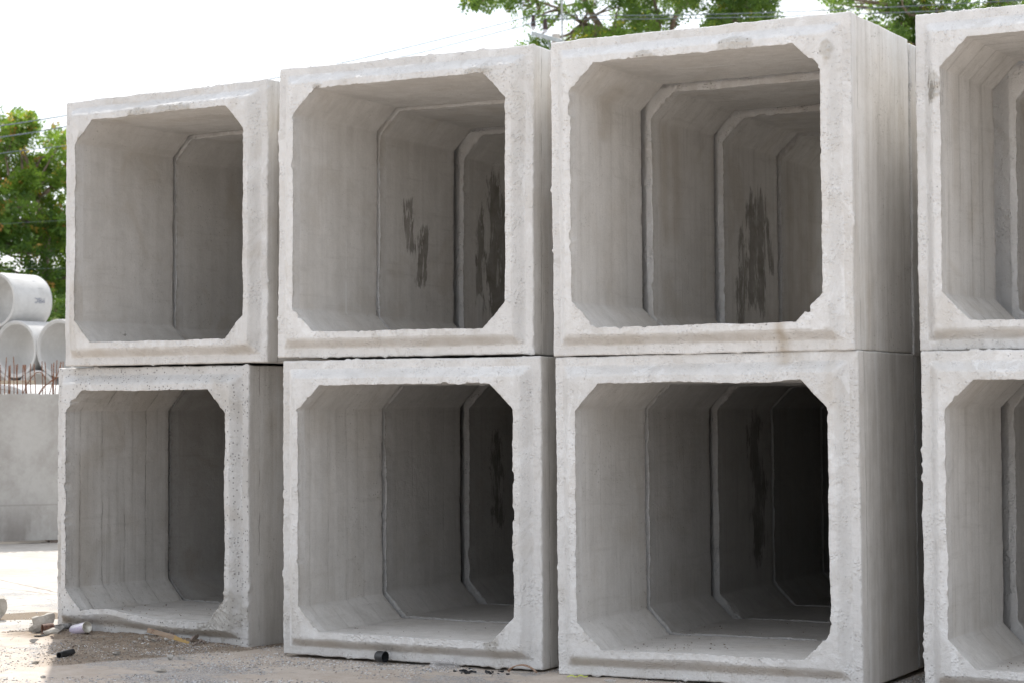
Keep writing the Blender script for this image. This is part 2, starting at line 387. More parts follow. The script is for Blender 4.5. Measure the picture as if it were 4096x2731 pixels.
    lip = mesh_np('joint_lip', p3[split:split2+1].reshape(-1, 3), grid(split, split2), MC, True,
                  {'marks': mk[split:split2+1].reshape(-1, 4), 'zone': zone[split:split2+1].reshape(-1, 4)}, parent=body)
    return body, lip

# stains, written with where they stand on the left inner wall (y into the run, z up)
def streaks(lst):
    def f(p, mk, zone, q, sd_):
        lw = (p[:, 0] < .35) & (zone[:, 0] > .5)
        for (chn, y, z0, z1, wd, s, lean) in lst:
            wd = wd*(1.9 if wd > .015 else 1.2)
            yc = y + lean*(p[:, 2]-z0)/(z1-z0+1e-6) + fbm(np.stack([q[:, 2]*0+y*9, q[:, 2], q[:, 2]*0], 1), 6, sd_+3, 3)*wd*.35
            t = (p[:, 2]-z0)/(z1-z0); prof = smooth(-.05, .15, t)*(1-smooth(.8, 1.05, t))
            m = np.exp(-((p[:, 1]-yc)/wd)**2)*prof*s*lw
            mk[:, chn] = np.maximum(mk[:, chn], m)
    return f
def multi(*fs):
    def f(p, mk, zone, q, sd_):
        for g in fs: g(p, mk, zone, q, sd_)
    return f
def frontstain(lst):
    def f(p, mk, zone, q, sd_):
        for (chn, x, z0, z1, wd, s) in lst:
            t = (p[:, 2]-z0)/(z1-z0)
            m = np.exp(-((p[:, 0]-x-.01*vnoise(q, 9, sd_))/wd)**2)*smooth(-.1, .1, t)*(1-smooth(.85, 1.1, t))*s*(p[:, 1] < .02)
            mk[:, chn] = np.maximum(mk[:, chn], m)
    return f
def sidestain(lst):
    def f(p, mk, zone, q, sd_):
        for (chn, y, z0, z1, wd, s) in lst:
            t = (p[:, 2]-z0)/(z1-z0)
            m = np.exp(-((p[:, 1]-y-.02*vnoise(q, 5, sd_))/wd)**2)*smooth(-.1, .1, t)*(1-smooth(.4, 1.1, t))*s*(p[:, 0] > 1.78)
            mk[:, chn] = np.maximum(mk[:, chn], m)
    return f
def ceiling(lst):
    def f(p, mk, zone, q, sd_):
        for (chn, y, x0, x1, wd, s, slope) in lst:
            t = (p[:, 0]-x0)/(x1-x0); yc = y+slope*(p[:, 0]-x0)+.008*vnoise(q, 7, sd_)
            m = np.exp(-((p[:, 1]-yc)/wd)**2)*smooth(0, .1, t)*(1-smooth(.85, 1, t))*s*(p[:, 2] > 1.6)*(zone[:, 0] > .5)
            mk[:, chn] = np.maximum(mk[:, chn], m)
    return f
def ledge_dirt_shade(s=.5):
    """dust, with shade and warm bounce painted in, under the lower lip"""
    def f(p, mk, zone, q, sd_):
        m = (np.abs(p[:, 0]-.9) < .80)*smooth(.05, .065, p[:, 2])*(1-smooth(.088, .112, p[:, 2]))*(p[:, 1] < .03)*(zone[:, 0] < .3)
        mk[:, 2] = np.maximum(mk[:, 2], m*s*(.75+.5*vnoise(q, 7, sd_)))  # underside shade goes into the brown together with the dust
    return f

fits = {  # x0, y0, yaw, roll, pitch, z0   measured placement of each front section
 'A1': (-9.8146, 10.6217, -.0529, -.0006, -.0030, 1.8084), 'A0': (-9.9810, 10.7334, -.1002, -.0050, .0029, -.0004),
 'B1': (-7.8073, 10.3546, .0331, -.0021, -.0066, 1.8294), 'B0': (-7.7292, 10.3083, .0343, .0005, .0022, .0086),
 'C1': (-5.8267, 10.3251, .0373, .0036, .0025, 1.8080), 'C0': (-5.8054, 10.3322, .0475, .0071, -.0009, .0014),
 'D1': (-3.7656, 10.6564, .0114, .0031, .0030, 1.8098), 'D0': (-3.7073, 10.5132, .0003, .0008, .0007, .0046)}
colname = {'A': 'leftmost column', 'B': 'second column from the left', 'C': 'third column from the left', 'D': 'rightmost column'}
front_lab = {
 'A1': 'upper leftmost box culvert section with two brown broken patches along its top lip',
 'A0': 'lower leftmost box culvert section with speckled face, spray can and plank at its foot',
 'B1': 'upper box culvert section second from the left, dark damp streaks deep inside its run',
 'B0': 'lower box culvert section second from the left, black pipe end lying against its foot',
 'C1': 'upper box culvert section third from left with a brown run stain on its bottom lip',
 'C0': 'lower box culvert section third from the left with the darkest black opening',
 'D1': 'upper box culvert section at the right edge with a grey scuff on its left lip',
 'D0': 'lower box culvert section at the right edge of the photo'}
spec = {
 'A1': dict(marks=multi(ceiling([(1, .05, .42, .66, .009, .95, .0), (1, .40, .5, .56, .012, .9, 0), (1, .38, .66, .72, .018, .95, 0)]), ledge_dirt_shade(.35), streaks([(0, .35, .2, .25, .02, .3, 0)])), patches=[(.72, 1.655, .10, .04, .002), (1.02, 1.665, .16, .045, .002), (.2, 1.5, .03, .08, .001)], rag=.95),
 'A0': dict(marks=multi(ledge_dirt_shade(.65), streaks([(2, .1, .3, 1.3, .05, .3, 0)])), patches=[(.03, .5, .05, .22, .006), (1.6, .2, .2, .16, .001)], rag=1.2, bulges=[(.55, .12, .22, .07, .035), (1.2, .10, .25, .07, -.012), (.75, 1.67, .3, .05, -.008)]),
 'B1': dict(marks=multi(ceiling([(1, .80, .25, .82, .012, .95, .01), (0, .86, .4, .8, .006, .5, .0)]), ledge_dirt_shade(.4), streaks([(1, .54, .27, .52, .012, .9, 0), (1, .54, .55, .80, .008, .7, 0)])), patches=[(.33, 1.66, .04, .02, .001), (1.45, 1.66, .1, .02, .0)], rag=.95),
 'B0': dict(marks=multi(ledge_dirt_shade(.55)), patches=[(1.5, .14, .05, .05, .0)], rag=1.0),
 'C1': dict(marks=multi(ceiling([(1, .41, .58, 1.0, .018, .95, .1), (1, .43, 1.05, 1.5, .011, .9, .05)]), ledge_dirt_shade(.4), streaks([(2, .42, 1.25, 1.6, .06, .35, 0), (0, .2, 1.0, 1.32, .006, .6, 0), (2, .5, .3, 1.0, .08, .2, 0)]), frontstain([(2, 1.40, -.02, .165, .035, .85)]), sidestain([(0, .33, -.05, .30, .02, .42), (2, .22, -.05, .5, .03, .5), (0, .62, -.05, .3, .02, .3), (2, .15, .6, 1.0, .02, .35)])), patches=[(.61, 1.645, .085, .05, .003), (1.16, 1.66, .12, .06, .002), (1.68, 1.61, .03, .06, .0)], rag=1.05),
 'C0': dict(bulges=[(.9, .11, .3, .06, .010), (1.2, 1.65, .25, .05, -.012)], marks=multi(ledge_dirt_shade(.5), frontstain([(2, 1.40, 1.73, 1.82, .05, .5), (2, 1.66, 1.5, 1.75, .03, .25)])), patches=[], rag=1.0),
 'D1': dict(marks=multi(ceiling([(1, .42, .3, .6, .012, .95, .0), (1, .42, .75, 1.2, .014, .95, .0)]), ledge_dirt_shade(.3), streaks([(2, .2, .8, 1.5, .03, .25, 0)]), frontstain([(0, .11, 1.30, 1.52, .045, .40)])), patches=[(.12, 1.4, .04, .09, .0)], rag=.8),
 'D0': dict(marks=multi(ledge_dirt_shade(.5)), patches=[], rag=.95)}
tint = {'A1': (.93, 0, .35), 'A0': (.84, .9, .35), 'B1': (1.0, 0, .15), 'B0': (.97, .1, .12), 'C1': (1.04, .05, .2), 'C0': (1.0, .1, .2), 'D1': (1.04, 0, .3), 'D0': (1.02, 0, .15)}
back_off = {  # sideways and up shift of each following section against the one before it
 'A1': [(-.010, -.014), (.0, .0), (.01, 0)], 'A0': [(-.02, .0), (.01, .0), (0, 0)],
 'B1': [(-.004, -.008), (.040, -.030), (.01, 0)], 'B0': [(.001, .004), (.035, .0), (0, 0)],
 'C1': [(.036, -.030), (.034, -.026), (.008, -.01)], 'C0': [(.001, .0), (.030, .0), (.0, .0)],
 'D1': [(.085, -.04), (.02, 0), (0, 0)], 'D0': [(.045, .0), (.02, 0), (0, 0)]}
depth_n = {'A': 5, 'B': 5, 'C': 5, 'D': 5}
back_marks = {
 ('B1', 1): streaks([(0, 0.30, .72, 1.14, .036, .66, 0), (0, .47, .48, 1.0, .044, .68, .05), (0, .55, .35, .5, .008, .6, 0)]),
 ('B1', 2): streaks([(0, .37, .25, 1.5, .05, .95, .03), (0, .50, .25, 1.3, .09, .6, .04), (0, .55, .3, 1.3, .05, .9, 0), (0, .18, .2, 1.2, .03, .8, 0), (0, .75, .2, 1.4, .08, .9, 0), (1, .17, .2, .55, .03, .9, 0)]),
 ('C1', 1): streaks([(2, .12, .7, 1.5, .03, .5, 0), (2, .3, .7, 1.5, .04, .5, 0)]),
 ('C1', 2): streaks([(0, .48, .3, 1.25, .10, .55, .03), (0, .42, .35, 1.2, .045, .95, .02), (0, .58, .3, 1.22, .04, .95, .03), (0, .8, .6, 1.05, .03, .7, -.12), (0, .25, .2, 1.0, .05, .6, 0)]),
 ('C1', 3): streaks([(2, .1, .1, 1.5, .05, .5, 0), (2, .3, .1, 1.5, .05, .5, 0), (2, .5, .1, 1.5, .05, .5, 0)]),
 ('C0', 1): streaks([(1, .51, .8, 1.35, .006, .75, 0)]),
 ('C0', 2): streaks([(0, .6, .4, 1.55, .07, .75, .03)]),
 ('B0', 2): streaks([(0, .35, .6, 1.4, .05, .65, 0)]),
}
ordw = ['front', 'second', 'third', 'fourth', 'fifth']
def place(o, x0, y0, yaw, rl, pt, z0, k=0, sx=0, sz=0):
    # rl tips about the run axis, pt about the cross axis
    M = Matrix.Translation((x0, y0, z0)) @ Matrix.Rotation(yaw, 4, 'Z') @ Matrix.Rotation(-rl*-1, 4, 'Y').inverted() @ Matrix.Rotation(pt, 4, 'X')
    M = M @ Matrix.Translation((sx, k*1.0, sz)); o.matrix_world = M
seed = 1
for key in ('A1', 'A0', 'B1', 'B0', 'C1', 'C0', 'D1', 'D0'):
    seed += 1
    body, lip = section('box_culvert_section', seed, **spec[key]); fl = {'A1': .0, 'A0': .9, 'B1': .08, 'B0': .5, 'C1': .28, 'C0': .38, 'D1': .7, 'D0': .5}[key]
    place(body, *fits[key]); body.color = tint[key]+(fl,); lip.color = tint[key]+(fl,)
    tag(body, front_lab[key], 'culvert section', 'front row of stacked box culvert sections')
    sx = sz = 0
    row = 'upper' if key[1] == '1' else 'lower'
    for j in range(1, depth_n[key[0]]):
        dx, dz = back_off[key][min(j-1, len(back_off[key])-1)] if j-1 < len(back_off[key]) else (0, 0)
        sx += dx; sz += dz
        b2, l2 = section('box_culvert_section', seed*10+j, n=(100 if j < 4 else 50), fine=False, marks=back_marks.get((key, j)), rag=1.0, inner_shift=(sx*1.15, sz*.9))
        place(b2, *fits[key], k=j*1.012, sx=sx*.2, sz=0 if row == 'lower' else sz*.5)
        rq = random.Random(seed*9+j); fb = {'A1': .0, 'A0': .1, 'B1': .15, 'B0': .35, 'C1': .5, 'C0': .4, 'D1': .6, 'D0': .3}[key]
        tt = (tint[key][0]*(rq.uniform(.95, 1.0)*.98**j if row == 'upper' else rq.uniform(.88, .94)*.80**j), tint[key][1], tint[key][2]+.15)  # shade deepening along the run is put into this tint, strongest in the lower row
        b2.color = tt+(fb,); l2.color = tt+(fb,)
        tag(b2, '%s culvert section back in the %s run of the %s' % (ordw[j], row, {'A': 'leftmost column', 'B': 'second column from left', 'C': 'third column from left', 'D': 'rightmost column'}[key[0]]), 'culvert section', 'box culvert sections butted behind the front row')

def F_(key, x, y, off):
    'point of the ray through photo pixel (x,y) on the plane off metres before the face of a front section'
    x0, y0, yw = fits[key][:3]; n_ = Vector((math.sin(yw), -math.cos(yw), 0)); o_ = Vector((x0, y0, 0))+n_*off
    d = CF + CR*((x-2048)/F) + CU*((1365.5-y)/F); c_ = Vector((0, 0, CAMH)); return c_+d*((o_-c_).dot(n_)/d.dot(n_))
# ------------------------------------------------------------------ ground
def ground_mat():
    k = N('yard_ground')
    co = k.coord('Object', False)
    at = k.n('ShaderNodeAttribute', attribute_name='ground'); ms = k.n('ShaderNodeSeparateColor'); k.l(at.outputs['Color'], ms.inputs[0])
    dirt, grit, pave = ms.outputs[0], ms.outputs[1], ms.outputs[2]; pud = at.outputs['Alpha']
    big = k.noise(co, .9, 5, .6); mid = k.noise(co, 6, 5, .65); fine = k.noise(co, 60, 4, .65)
    sand = k.mixc(k.step(k.math('ADD', k.math('MULTIPLY', big, .5), k.math('MULTIPLY', mid, .5)), .38, .62), (.42, .36, .305), (.51, .455, .40))
    sand = k.mixc(k.math('MULTIPLY', k.step(fine, .45, .7), .35), sand, (.40, .33, .27))
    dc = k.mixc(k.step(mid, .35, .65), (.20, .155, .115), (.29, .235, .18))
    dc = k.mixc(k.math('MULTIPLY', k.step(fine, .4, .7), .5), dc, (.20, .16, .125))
    pc = k.mixc(k.step(k.math('ADD', k.math('MULTIPLY', big, .6), k.math('MULTIPLY', mid, .4)), .4, .62), (.36, .33, .295), (.46, .435, .40))
    vg = k.vor(co, 130); g3 = k.n('ShaderNodeSeparateColor'); k.l(vg.outputs['Color'], g3.inputs[0])
    gc = k.mixc(g3.outputs[0], (.20, .205, .215), (.52, .52, .525))
    c = k.mixc(pave, sand, pc)
    gm = k.math('MULTIPLY', k.step(k.math('ADD', grit, k.math('MULTIPLY', k.math('SUBTRACT', k.noise(co, 9, 5, .7), .5), 1.5)), .45, .62), k.step(g3.outputs[1], .3, .36))
    c = k.mixc(k.math('MULTIPLY', gm, .75), c, gc)
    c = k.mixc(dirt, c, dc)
    vg2 = k.vor(co, 75); g4 = k.n('ShaderNodeSeparateColor'); k.l(vg2.outputs['Color'], g4.inputs[0])
    sp = k.math('MULTIPLY', k.step(g4.outputs[0], .75, .8), k.math('SUBTRACT', 1, k.step(vg2.outputs['Distance'], .2, .35)))
    c = k.mixc(k.math('MULTIPLY', sp, .5), c, (.22, .195, .17))
    # saw joints of the yard slab
    sep = k.n('ShaderNodeSeparateXYZ'); k.l(co, sep.inputs[0])
    wob = k.math('MULTIPLY', k.noise(co, 2, 3), .03)
    jt = k.math('SUBTRACT', k.math('ADD', k.math('MULTIPLY', sep.outputs[0], .28), k.math('MULTIPLY', sep.outputs[1], .96)), k.math('ADD', 8.93, wob))
    jm = k.math('MULTIPLY', k.math('SUBTRACT', 1, k.step(k.math('ABSOLUTE', jt), .008, .02)), pave)
    jt2 = k.math('SUBTRACT', k.math('ADD', k.math('MULTIPLY', sep.outputs[0], .45), k.math('MULTIPLY', sep.outputs[1], .89)), k.math('ADD', 6.1, wob))
    jm2 = k.math('MULTIPLY', k.math('SUBTRACT', 1, k.step(k.math('ABSOLUTE', jt2), .008, .02)), pave)
    jm = k.math('MAXIMUM', jm, jm2)
    c = k.mixc(k.math('MULTIPLY', jm, .7), c, (.2, .17, .14))
    c = k.mixc(k.math('MULTIPLY', pud, .9), c, (.15, .115, .08))
    h = k.math('ADD', k.math('MULTIPLY', fine, .5), k.math('ADD', k.math('MULTIPLY', mid, .8), k.math('MULTIPLY', gm, k.math('MULTIPLY', vg.outputs['Distance'], -1.2))))
    h = k.math('MULTIPLY', h, k.math('SUBTRACT', 1, pud))
    rough = .92
    return k.fin(c, rough, k.bump(h, .8, .008), .12)
def lines(lo, hi, a, b, s):
    L = list(np.arange(a, b, s)); d = s; x = a
    while x > lo: d *= 1.35; x -= d; L.append(x)
    d = s; x = b
    while x < hi: L.append(x); d *= 1.35; x += d
    return np.array(sorted(L))
gx = lines(-900, 900, -12.2, -3.0, .03); gy = lines(-400, 1200, 7.8, 13.6, .03)
XX, YY = np.meshgrid(gx, gy); gp = np.stack([XX.ravel(), YY.ravel(), 0*XX.ravel()], 1)
near = np.exp(-np.maximum(0, np.abs(gp[:, 0]+7.6)-5)**2/2)*np.exp(-np.maximum(0, np.abs(gp[:, 1]-10.6)-3)**2/2)
# local frame along the foot of column A
def seg_t(p, a, b):
    ab = np.array(b)-np.array(a); L = np.linalg.norm(ab); u = ab/L; nrm = np.array([u[1], -u[0]])
    q = p[:, :2]-np.array(a); return q@u, q@nrm, L
s_, dd, LL = seg_t(gp, (-9.98, 10.733), (-8.19, 10.554))
wig = fbm(gp, 1.6, 5, 3)*.05
mound = smooth(-.35, .15, s_)*(1-smooth(LL-.35, LL+.10, s_))*(1-smooth(.30, .56, dd+wig))*(dd > -.3)
hz = fbm(gp, 1.2, 9, 4)*.006*near + fbm(gp, 14, 19, 3)*.0022*near
hz += mound*(.010+.022*np.exp(-((dd+.02)/.16)**2)*(1-.5*smooth(.9, 1.7, s_))) + mound*fbm(gp, 9, 31, 4)*.009
DA_ = G(1060, 2588); DB_ = G(300, 2652)
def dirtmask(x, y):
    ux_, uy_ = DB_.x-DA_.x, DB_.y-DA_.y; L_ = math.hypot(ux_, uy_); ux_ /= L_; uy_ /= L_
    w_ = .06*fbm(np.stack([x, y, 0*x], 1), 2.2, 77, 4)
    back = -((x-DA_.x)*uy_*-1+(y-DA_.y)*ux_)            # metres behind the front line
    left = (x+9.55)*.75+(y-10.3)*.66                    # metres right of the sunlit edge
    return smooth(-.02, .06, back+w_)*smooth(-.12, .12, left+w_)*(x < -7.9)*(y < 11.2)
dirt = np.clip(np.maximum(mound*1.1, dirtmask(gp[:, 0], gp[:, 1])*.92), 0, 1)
grit = np.clip(.42+.35*fbm(gp*np.array([1, 1.6, 1]), 1.3, 41, 3), 0, 1)*near*(1-dirt*.5)
side = (gp[:, 1]-10.42)-(gp[:, 0]+9.95)*(-.34)
pv = smooth(-.02, .10, side+wig*.6)*(gp[:, 0] < -9.4)+ (gp[:, 1] > 14)*1.
far = smooth(2, 8, np.abs(gp[:, 1]-10.6)+0*wig)*1.0
pv = np.clip(np.maximum(pv, far*(gp[:, 1] > 11)), 0, 1)
pc_ = np.array(G(95, 2462))[:2]; ax_ = np.array(CR)[:2]/np.linalg.norm(np.array(CR)[:2]); ay_ = np.array([-ax_[1], ax_[0]])
rel = gp[:, :2]-pc_; pu = np.sqrt(((rel@ax_)/.42)**2+((rel@ay_)/.27)**2)+.25*fbm(gp, 3, 51, 3)
puddle = 1-smooth(.88, 1.0, pu)
hz = hz*smooth(.95, 1.5, pu)
gp[:, 2] = hz-.004
nx, ny = len(gx), len(gy); idx = np.arange(nx*ny).reshape(ny, nx)
gq = np.stack([idx[:-1, :-1], idx[:-1, 1:], idx[1:, 1:], idx[1:, :-1]], -1).reshape(-1, 4)
gatt = np.stack([dirt, grit, pv, puddle], 1)
ground = mesh_np('ground', gp, gq, ground_mat(), True, {'ground': gatt}); tag(ground, kind='structure')
def gh(x, y):
    i = np.clip(np.searchsorted(gx, x)-1, 0, nx-2); j = np.clip(np.searchsorted(gy, y)-1, 0, ny-2)
    Z = gp[:, 2].reshape(ny, nx); fx = (x-gx[i])/(gx[i+1]-gx[i]); fy = (y-gy[j])/(gy[j+1]-gy[j])
    return Z[j, i]*(1-fx)*(1-fy)+Z[j, i+1]*fx*(1-fy)+Z[j+1, i]*(1-fx)*fy+Z[j+1, i+1]*fx*fy

# ------------------------------------------------------------------ stones
def simple_mat(name, c1, c2, scale=8, rough=.85, bump=.5, dist=.005, spec=.25, metal=0, det=5):
    k = N(name); co = k.coord()
    f = k.noise(co, scale, det, .65); g = k.noise(co, scale*6, 3, .6)
    c = k.mixc(k.step(f, .35, .65), c1, c2); c = k.mixc(k.math('MULTIPLY', k.step(g, .5, .7), .3), c, [x*.6 for x in c1])
    k.b.inputs['Metallic'].default_value = metal
    return k.fin(c, rough, k.bump(k.math('ADD', f, k.math('MULTIPLY', g, .5)), bump, dist), spec)
MST = simple_mat('grey_stone', (.27, .255, .235), (.45, .43, .40), 20)
MSTC = simple_mat('broken_concrete', (.27, .245, .21), (.40, .375, .335), 9, dist=.008)
MSTD = simple_mat('dark_stone', (.17, .14, .12), (.27, .22, .19), 20)

def ico():
    t = (1+5**.5)/2
    v = np.array([(-1, t, 0), (1, t, 0), (-1, -t, 0), (1, -t, 0), (0, -1, t), (0, 1, t), (0, -1, -t), (0, 1, -t), (t, 0, -1), (t, 0, 1), (-t, 0, -1), (-t, 0, 1)], float)
    v /= np.linalg.norm(v[0])
    f = [(0, 11, 5), (0, 5, 1), (0, 1, 7), (0, 7, 10), (0, 10, 11), (1, 5, 9), (5, 11, 4), (11, 10, 2), (10, 7, 6), (7, 1, 8), (3, 9, 4), (3, 4, 2), (3, 2, 6), (3, 6, 8), (3, 8, 9), (4, 9, 5), (2, 4, 11), (6, 2, 10), (8, 6, 7), (9, 8, 1)]
    return v, np.array(f)
ICV, ICF = ico()
def subdiv(v, f, n=1):
    for _ in range(n):
        v = list(map(tuple, v)); cache = {}; nf = []
        def m(a, b):
            kk = (min(a, b), max(a, b))
            if kk not in cache:
                p = (np.array(v[a])+np.array(v[b]))/2; p = p/np.linalg.norm(p); v.append(tuple(p)); cache[kk] = len(v)-1
            return cache[kk]
        for a, b, c in f:
            x, y, z = m(a, b), m(b, c), m(c, a); nf += [(a, x, z), (b, y, x), (c, z, y), (x, y, z)]
        f = nf; v = np.array(v)
    return np.array(v), np.array(f)
IC3 = subdiv(ICV, ICF, 3)
def rock(name, loc, size, mat, seed, rz=0, tilt=0, rough=.25, planes=9, lab=None, cat='stone', group=None, sink=.15):
    v, f = IC3; v = v.copy(); rs = np.random.RandomState(seed)
    # cut with random planes for flat broken faces
    for _ in range(planes):
        nrm = rs.normal(size=3); nrm /= np.linalg.norm(nrm); d = rs.uniform(.28, .62)
        t = v@nrm; v = v-np.outer(np.maximum(0, t-d), nrm)
    v = v*(1+rough*.16*fbm(v+seed, 3.5, seed, 4)[:, None])
    v *= np.array(size)/2/np.maximum(.01, np.abs(v).max(0))
    o = mesh_np(name, v, None, mat, False, tris=f)
    o.location = (loc[0], loc[1], loc[2]+size[2]*(.5-sink)); o.rotation_euler = (tilt, tilt*.4, rz)
    tag(o, lab, cat, group); return o
# gravel strewn over the yard: uncountable
def gravel(name, n, seed, mat, region, smin, smax, dens):
    rs = np.random.RandomState(seed)
    N0 = n*14; x = rs.uniform(region[0], region[1], N0); y = rs.uniform(region[2], region[3], N0)
    keep = np.where((rs.rand(N0) < dens(x, y)))[0][:n]; x = x[keep]; y = y[keep]; m = len(x)
    sz = smin*(smax/smin)**(rs.rand(m)**2.4); an = rs.uniform(0, 6.28, m)
    v = ICV[None]*np.stack([np.ones(m), rs.uniform(.55, 1, m), rs.uniform(.35, .8, m)], 1)[:, None]*(sz/2)[:, None, None]*rs.uniform(.75, 1.15, size=(m, 12, 1))
    c, s2 = np.cos(an)[:, None], np.sin(an)[:, None]
    z = np.array([gh(a, b) for a, b in zip(x, y)])
    v = np.stack([v[..., 0]*c-v[..., 1]*s2+x[:, None], v[..., 0]*s2+v[..., 1]*c+y[:, None], v[..., 2]+(z+sz*.12)[:, None]], -1)
    f = (ICF[None]+(np.arange(m)*12)[:, None, None]).reshape(-1, 3)
    o = mesh_np(name, v.reshape(-1, 3), None, mat, False, tris=f); tag(o, kind='stuff'); return o
def gravmat(name, cs):
    k = N(name); g = k.n('ShaderNodeNewGeometry'); rp = k.n('ShaderNodeValToRGB'); k.l(g.outputs['Random Per Island'], rp.inputs[0])
    rp.color_ramp.interpolation = 'CONSTANT'; e = rp.color_ramp.elements
    for i, c in enumerate(cs):
        x = e[i] if i < 2 else e.new(i/len(cs)); x.position = i/len(cs); x.color = tuple(c)+(1,)
    return k.fin(rp.outputs[0], .85)
MG = gravmat('gravel_mix', [(.30, .30, .31), (.42, .42, .425), (.52, .515, .51), (.22, .215, .21), (.45, .40, .35), (.60, .59, .58), (.35, .30, .26)])
MGD = gravmat('dirt_grit', [(.24, .20, .16), (.20, .16, .125), (.26, .23, .195), (.31, .285, .25), (.15, .12, .10)])
def under(x, y):   # keeps the strewn stones out from under the sections
    r = np.zeros(len(x), bool)
    for key in ('A0', 'B0', 'C0', 'D0'):
        x0, y0, yw = fits[key][:3]; dx, dy = x-x0, y-y0
        lx = dx*math.cos(yw)+dy*math.sin(yw); ly = -dx*math.sin(yw)+dy*math.cos(yw)
        r |= (-.01 < lx) & (lx < 1.81) & (ly > -.01)
    return r
def dens1(x, y):
    g = fbm(np.stack([x, y*1.6, 0*x], 1), 1.3, 71, 4); d = np.clip(g*1.5+.34, 0, 1)
    d = np.where((x < -8.6) & (y > 9.0) & (y < 10.4), d*.3, d); d = np.where((x < -9.6) & (y > 10), .05, d)
    return np.where(under(x, y), 0, d)
gravel('gravel', 30000, 3, MG, (-11.2, -3.2, 8.3, 11.6), .0045, .019, dens1)
def dens2(x, y):
    a, b, L = seg_t(np.stack([x, y, 0*x], 1), (-9.98, 10.733), (-8.19, 10.554))
    return np.where(~under(x, y), np.maximum(np.where((a > -.25) & (a < L+.1) & (b < .3), 1., 0), dirtmask(x, y)*.8), 0)
gravel('grit', 6500, 5, MGD, (-10.4, -7.9, 9.3, 10.9), .004, .017, dens2)

def dens3(x, y):
    r = np.zeros(len(x))
    for key in ('A0', 'B0', 'C0', 'D0'):
        x0, y0, yw = fits[key][:3]; dx, dy = x-x0, y-y0
        lx = dx*math.cos(yw)+dy*math.sin(yw); ly = -dx*math.sin(yw)+dy*math.cos(yw)
        r = np.maximum(r, ((lx > .32) & (lx < 1.48) & (ly > .02) & (ly < 1.9))*np.clip(.5+.6*fbm(np.stack([x, y, 0*x], 1), 3, 5, 3)-.25*ly, 0, 1))
    return r
_gh = gh
gh = lambda x, y: .156
gravel('floor_grit', 1300, 7, MGD, (-10.0, -2.0, 10.2, 12.6), .003, .016, dens3)
gh = _gh
# ------------------------------------------------------------------ litter at the foot of the stack
def gz(p): return Vector((p.x, p.y, float(gh(p.x, p.y))))
def slab(name, outline, w, back, up, mat, lab, seed, jag=.006):
    """broken slab: a traced front face at its own distance, extruded back and broken up a little"""
    import bmesh
    pts = [P(x, y, w) for x, y in outline]; rs_ = random.Random(seed); fine_ = []
    for i, p_ in enumerate(pts):
        q = pts[(i+1) % len(pts)]; m_ = max(1, int((q-p_).length/.022))
        for k_ in range(m_):
            v_ = p_.lerp(q, k_/m_)
            if k_: v_ = v_+Vector((rs_.uniform(-jag, jag), 0, rs_.uniform(-jag, jag)))
            fine_.append(v_)
    off = Vector((-.70, .71, 0))*back+Vector((0, 0, up)); n_ = len(fine_); cen_ = sum(fine_, Vector())/n_
    bk = [cen_+off+(v_-cen_)*.86+Vector((rs_.uniform(-jag, jag), rs_.uniform(-jag, jag), rs_.uniform(-jag, jag))) for v_ in fine_]
    md = [cen_+off*.5+(v_-cen_)*.97+Vector((rs_.uniform(-jag, jag), rs_.uniform(-jag, jag), rs_.uniform(-jag, jag))) for v_ in fine_]
    bm = bmesh.new(); R_ = [[bm.verts.new(v_) for v_ in ring] for ring in (fine_, md, bk)]
    for r_ in (0, 1):
        for i in range(n_): bm.faces.new((R_[r_][i], R_[r_+1][i], R_[r_+1][(i+1) % n_], R_[r_][(i+1) % n_]))
    cf = bm.verts.new(cen_+Vector((.008, -.008, 0))); cb_ = bm.verts.new(cen_+off)
    for i in range(n_): bm.faces.new((cf, R_[0][i], R_[0][(i+1) % n_])); bm.faces.new((cb_, R_[2][(i+1) % n_], R_[2][i]))
    bmesh.ops.recalc_face_normals(bm, faces=bm.faces); me = bpy.data.meshes.new(name); bm.to_mesh(me); me.materials.append(mat)
    o = bpy.data.objects.new(name, me); col.objects.link(o); tag(o, lab, 'concrete chunk'); return o
def pz(l): return [(x/4.467, 2380+y/4.467) for x, y in l]
def gw(x, y): return (G(x, y)-Vector((0, 0, CAMH))).dot(CF)
slab('concrete_chunk', pz([(575, 412), (700, 372), (860, 335), (960, 312), (985, 340), (985, 400), (955, 495), (800, 590), (700, 650), (530, 672), (505, 585), (590, 520)]), gw(168, 2532), .07, .004, MSTC, 'largest broken concrete chunk leaning by the left foot of the lower leftmost section', 11)
slab('concrete_chunk', pz([(-220, 90), (-100, 40), (60, 50), (100, 75), (125, 130), (130, 230), (100, 310), (30, 395), (-20, 450), (-160, 430), (-240, 260)]), gw(-2, 2480), .16, .02, MSTC, 'rough concrete lump cut by the left photo edge beside the puddle', 23)
slab('concrete_chunk', pz([(765, 655), (800, 640), (960, 598), (1010, 612), (1060, 640), (1010, 695), (820, 712)]), gw(205, 2542), .05, .012, MSTC, 'small flat concrete piece lying in front of the rusty sleeve', 31, .003)
rock('concrete_chunk', gz(G(226, 2536)), (.10, .05, .07), MST, 37, rz=.6, planes=8, lab='grey slab piece wedged between rusty sleeve and lower leftmost section', cat='concrete chunk')
rock('stone', gz(G(132, 2571)), (.075, .055, .035), MST, 41, rz=.4, lab='flat grey angular stone on the sunlit sand below the big chunk', cat='stone')
rock('stone', gz(G(145, 2650)), (.058, .05, .036), MSTC, 43, rz=.9, lab='pale lumpy stone on the shadow line in front of the black pipe piece', cat='stone')
rock('stone', gz(G(172, 2704)), (.034, .03, .02), MST, 44, lab='small round grey stone lowest on the left, below the black pipe piece', cat='stone')
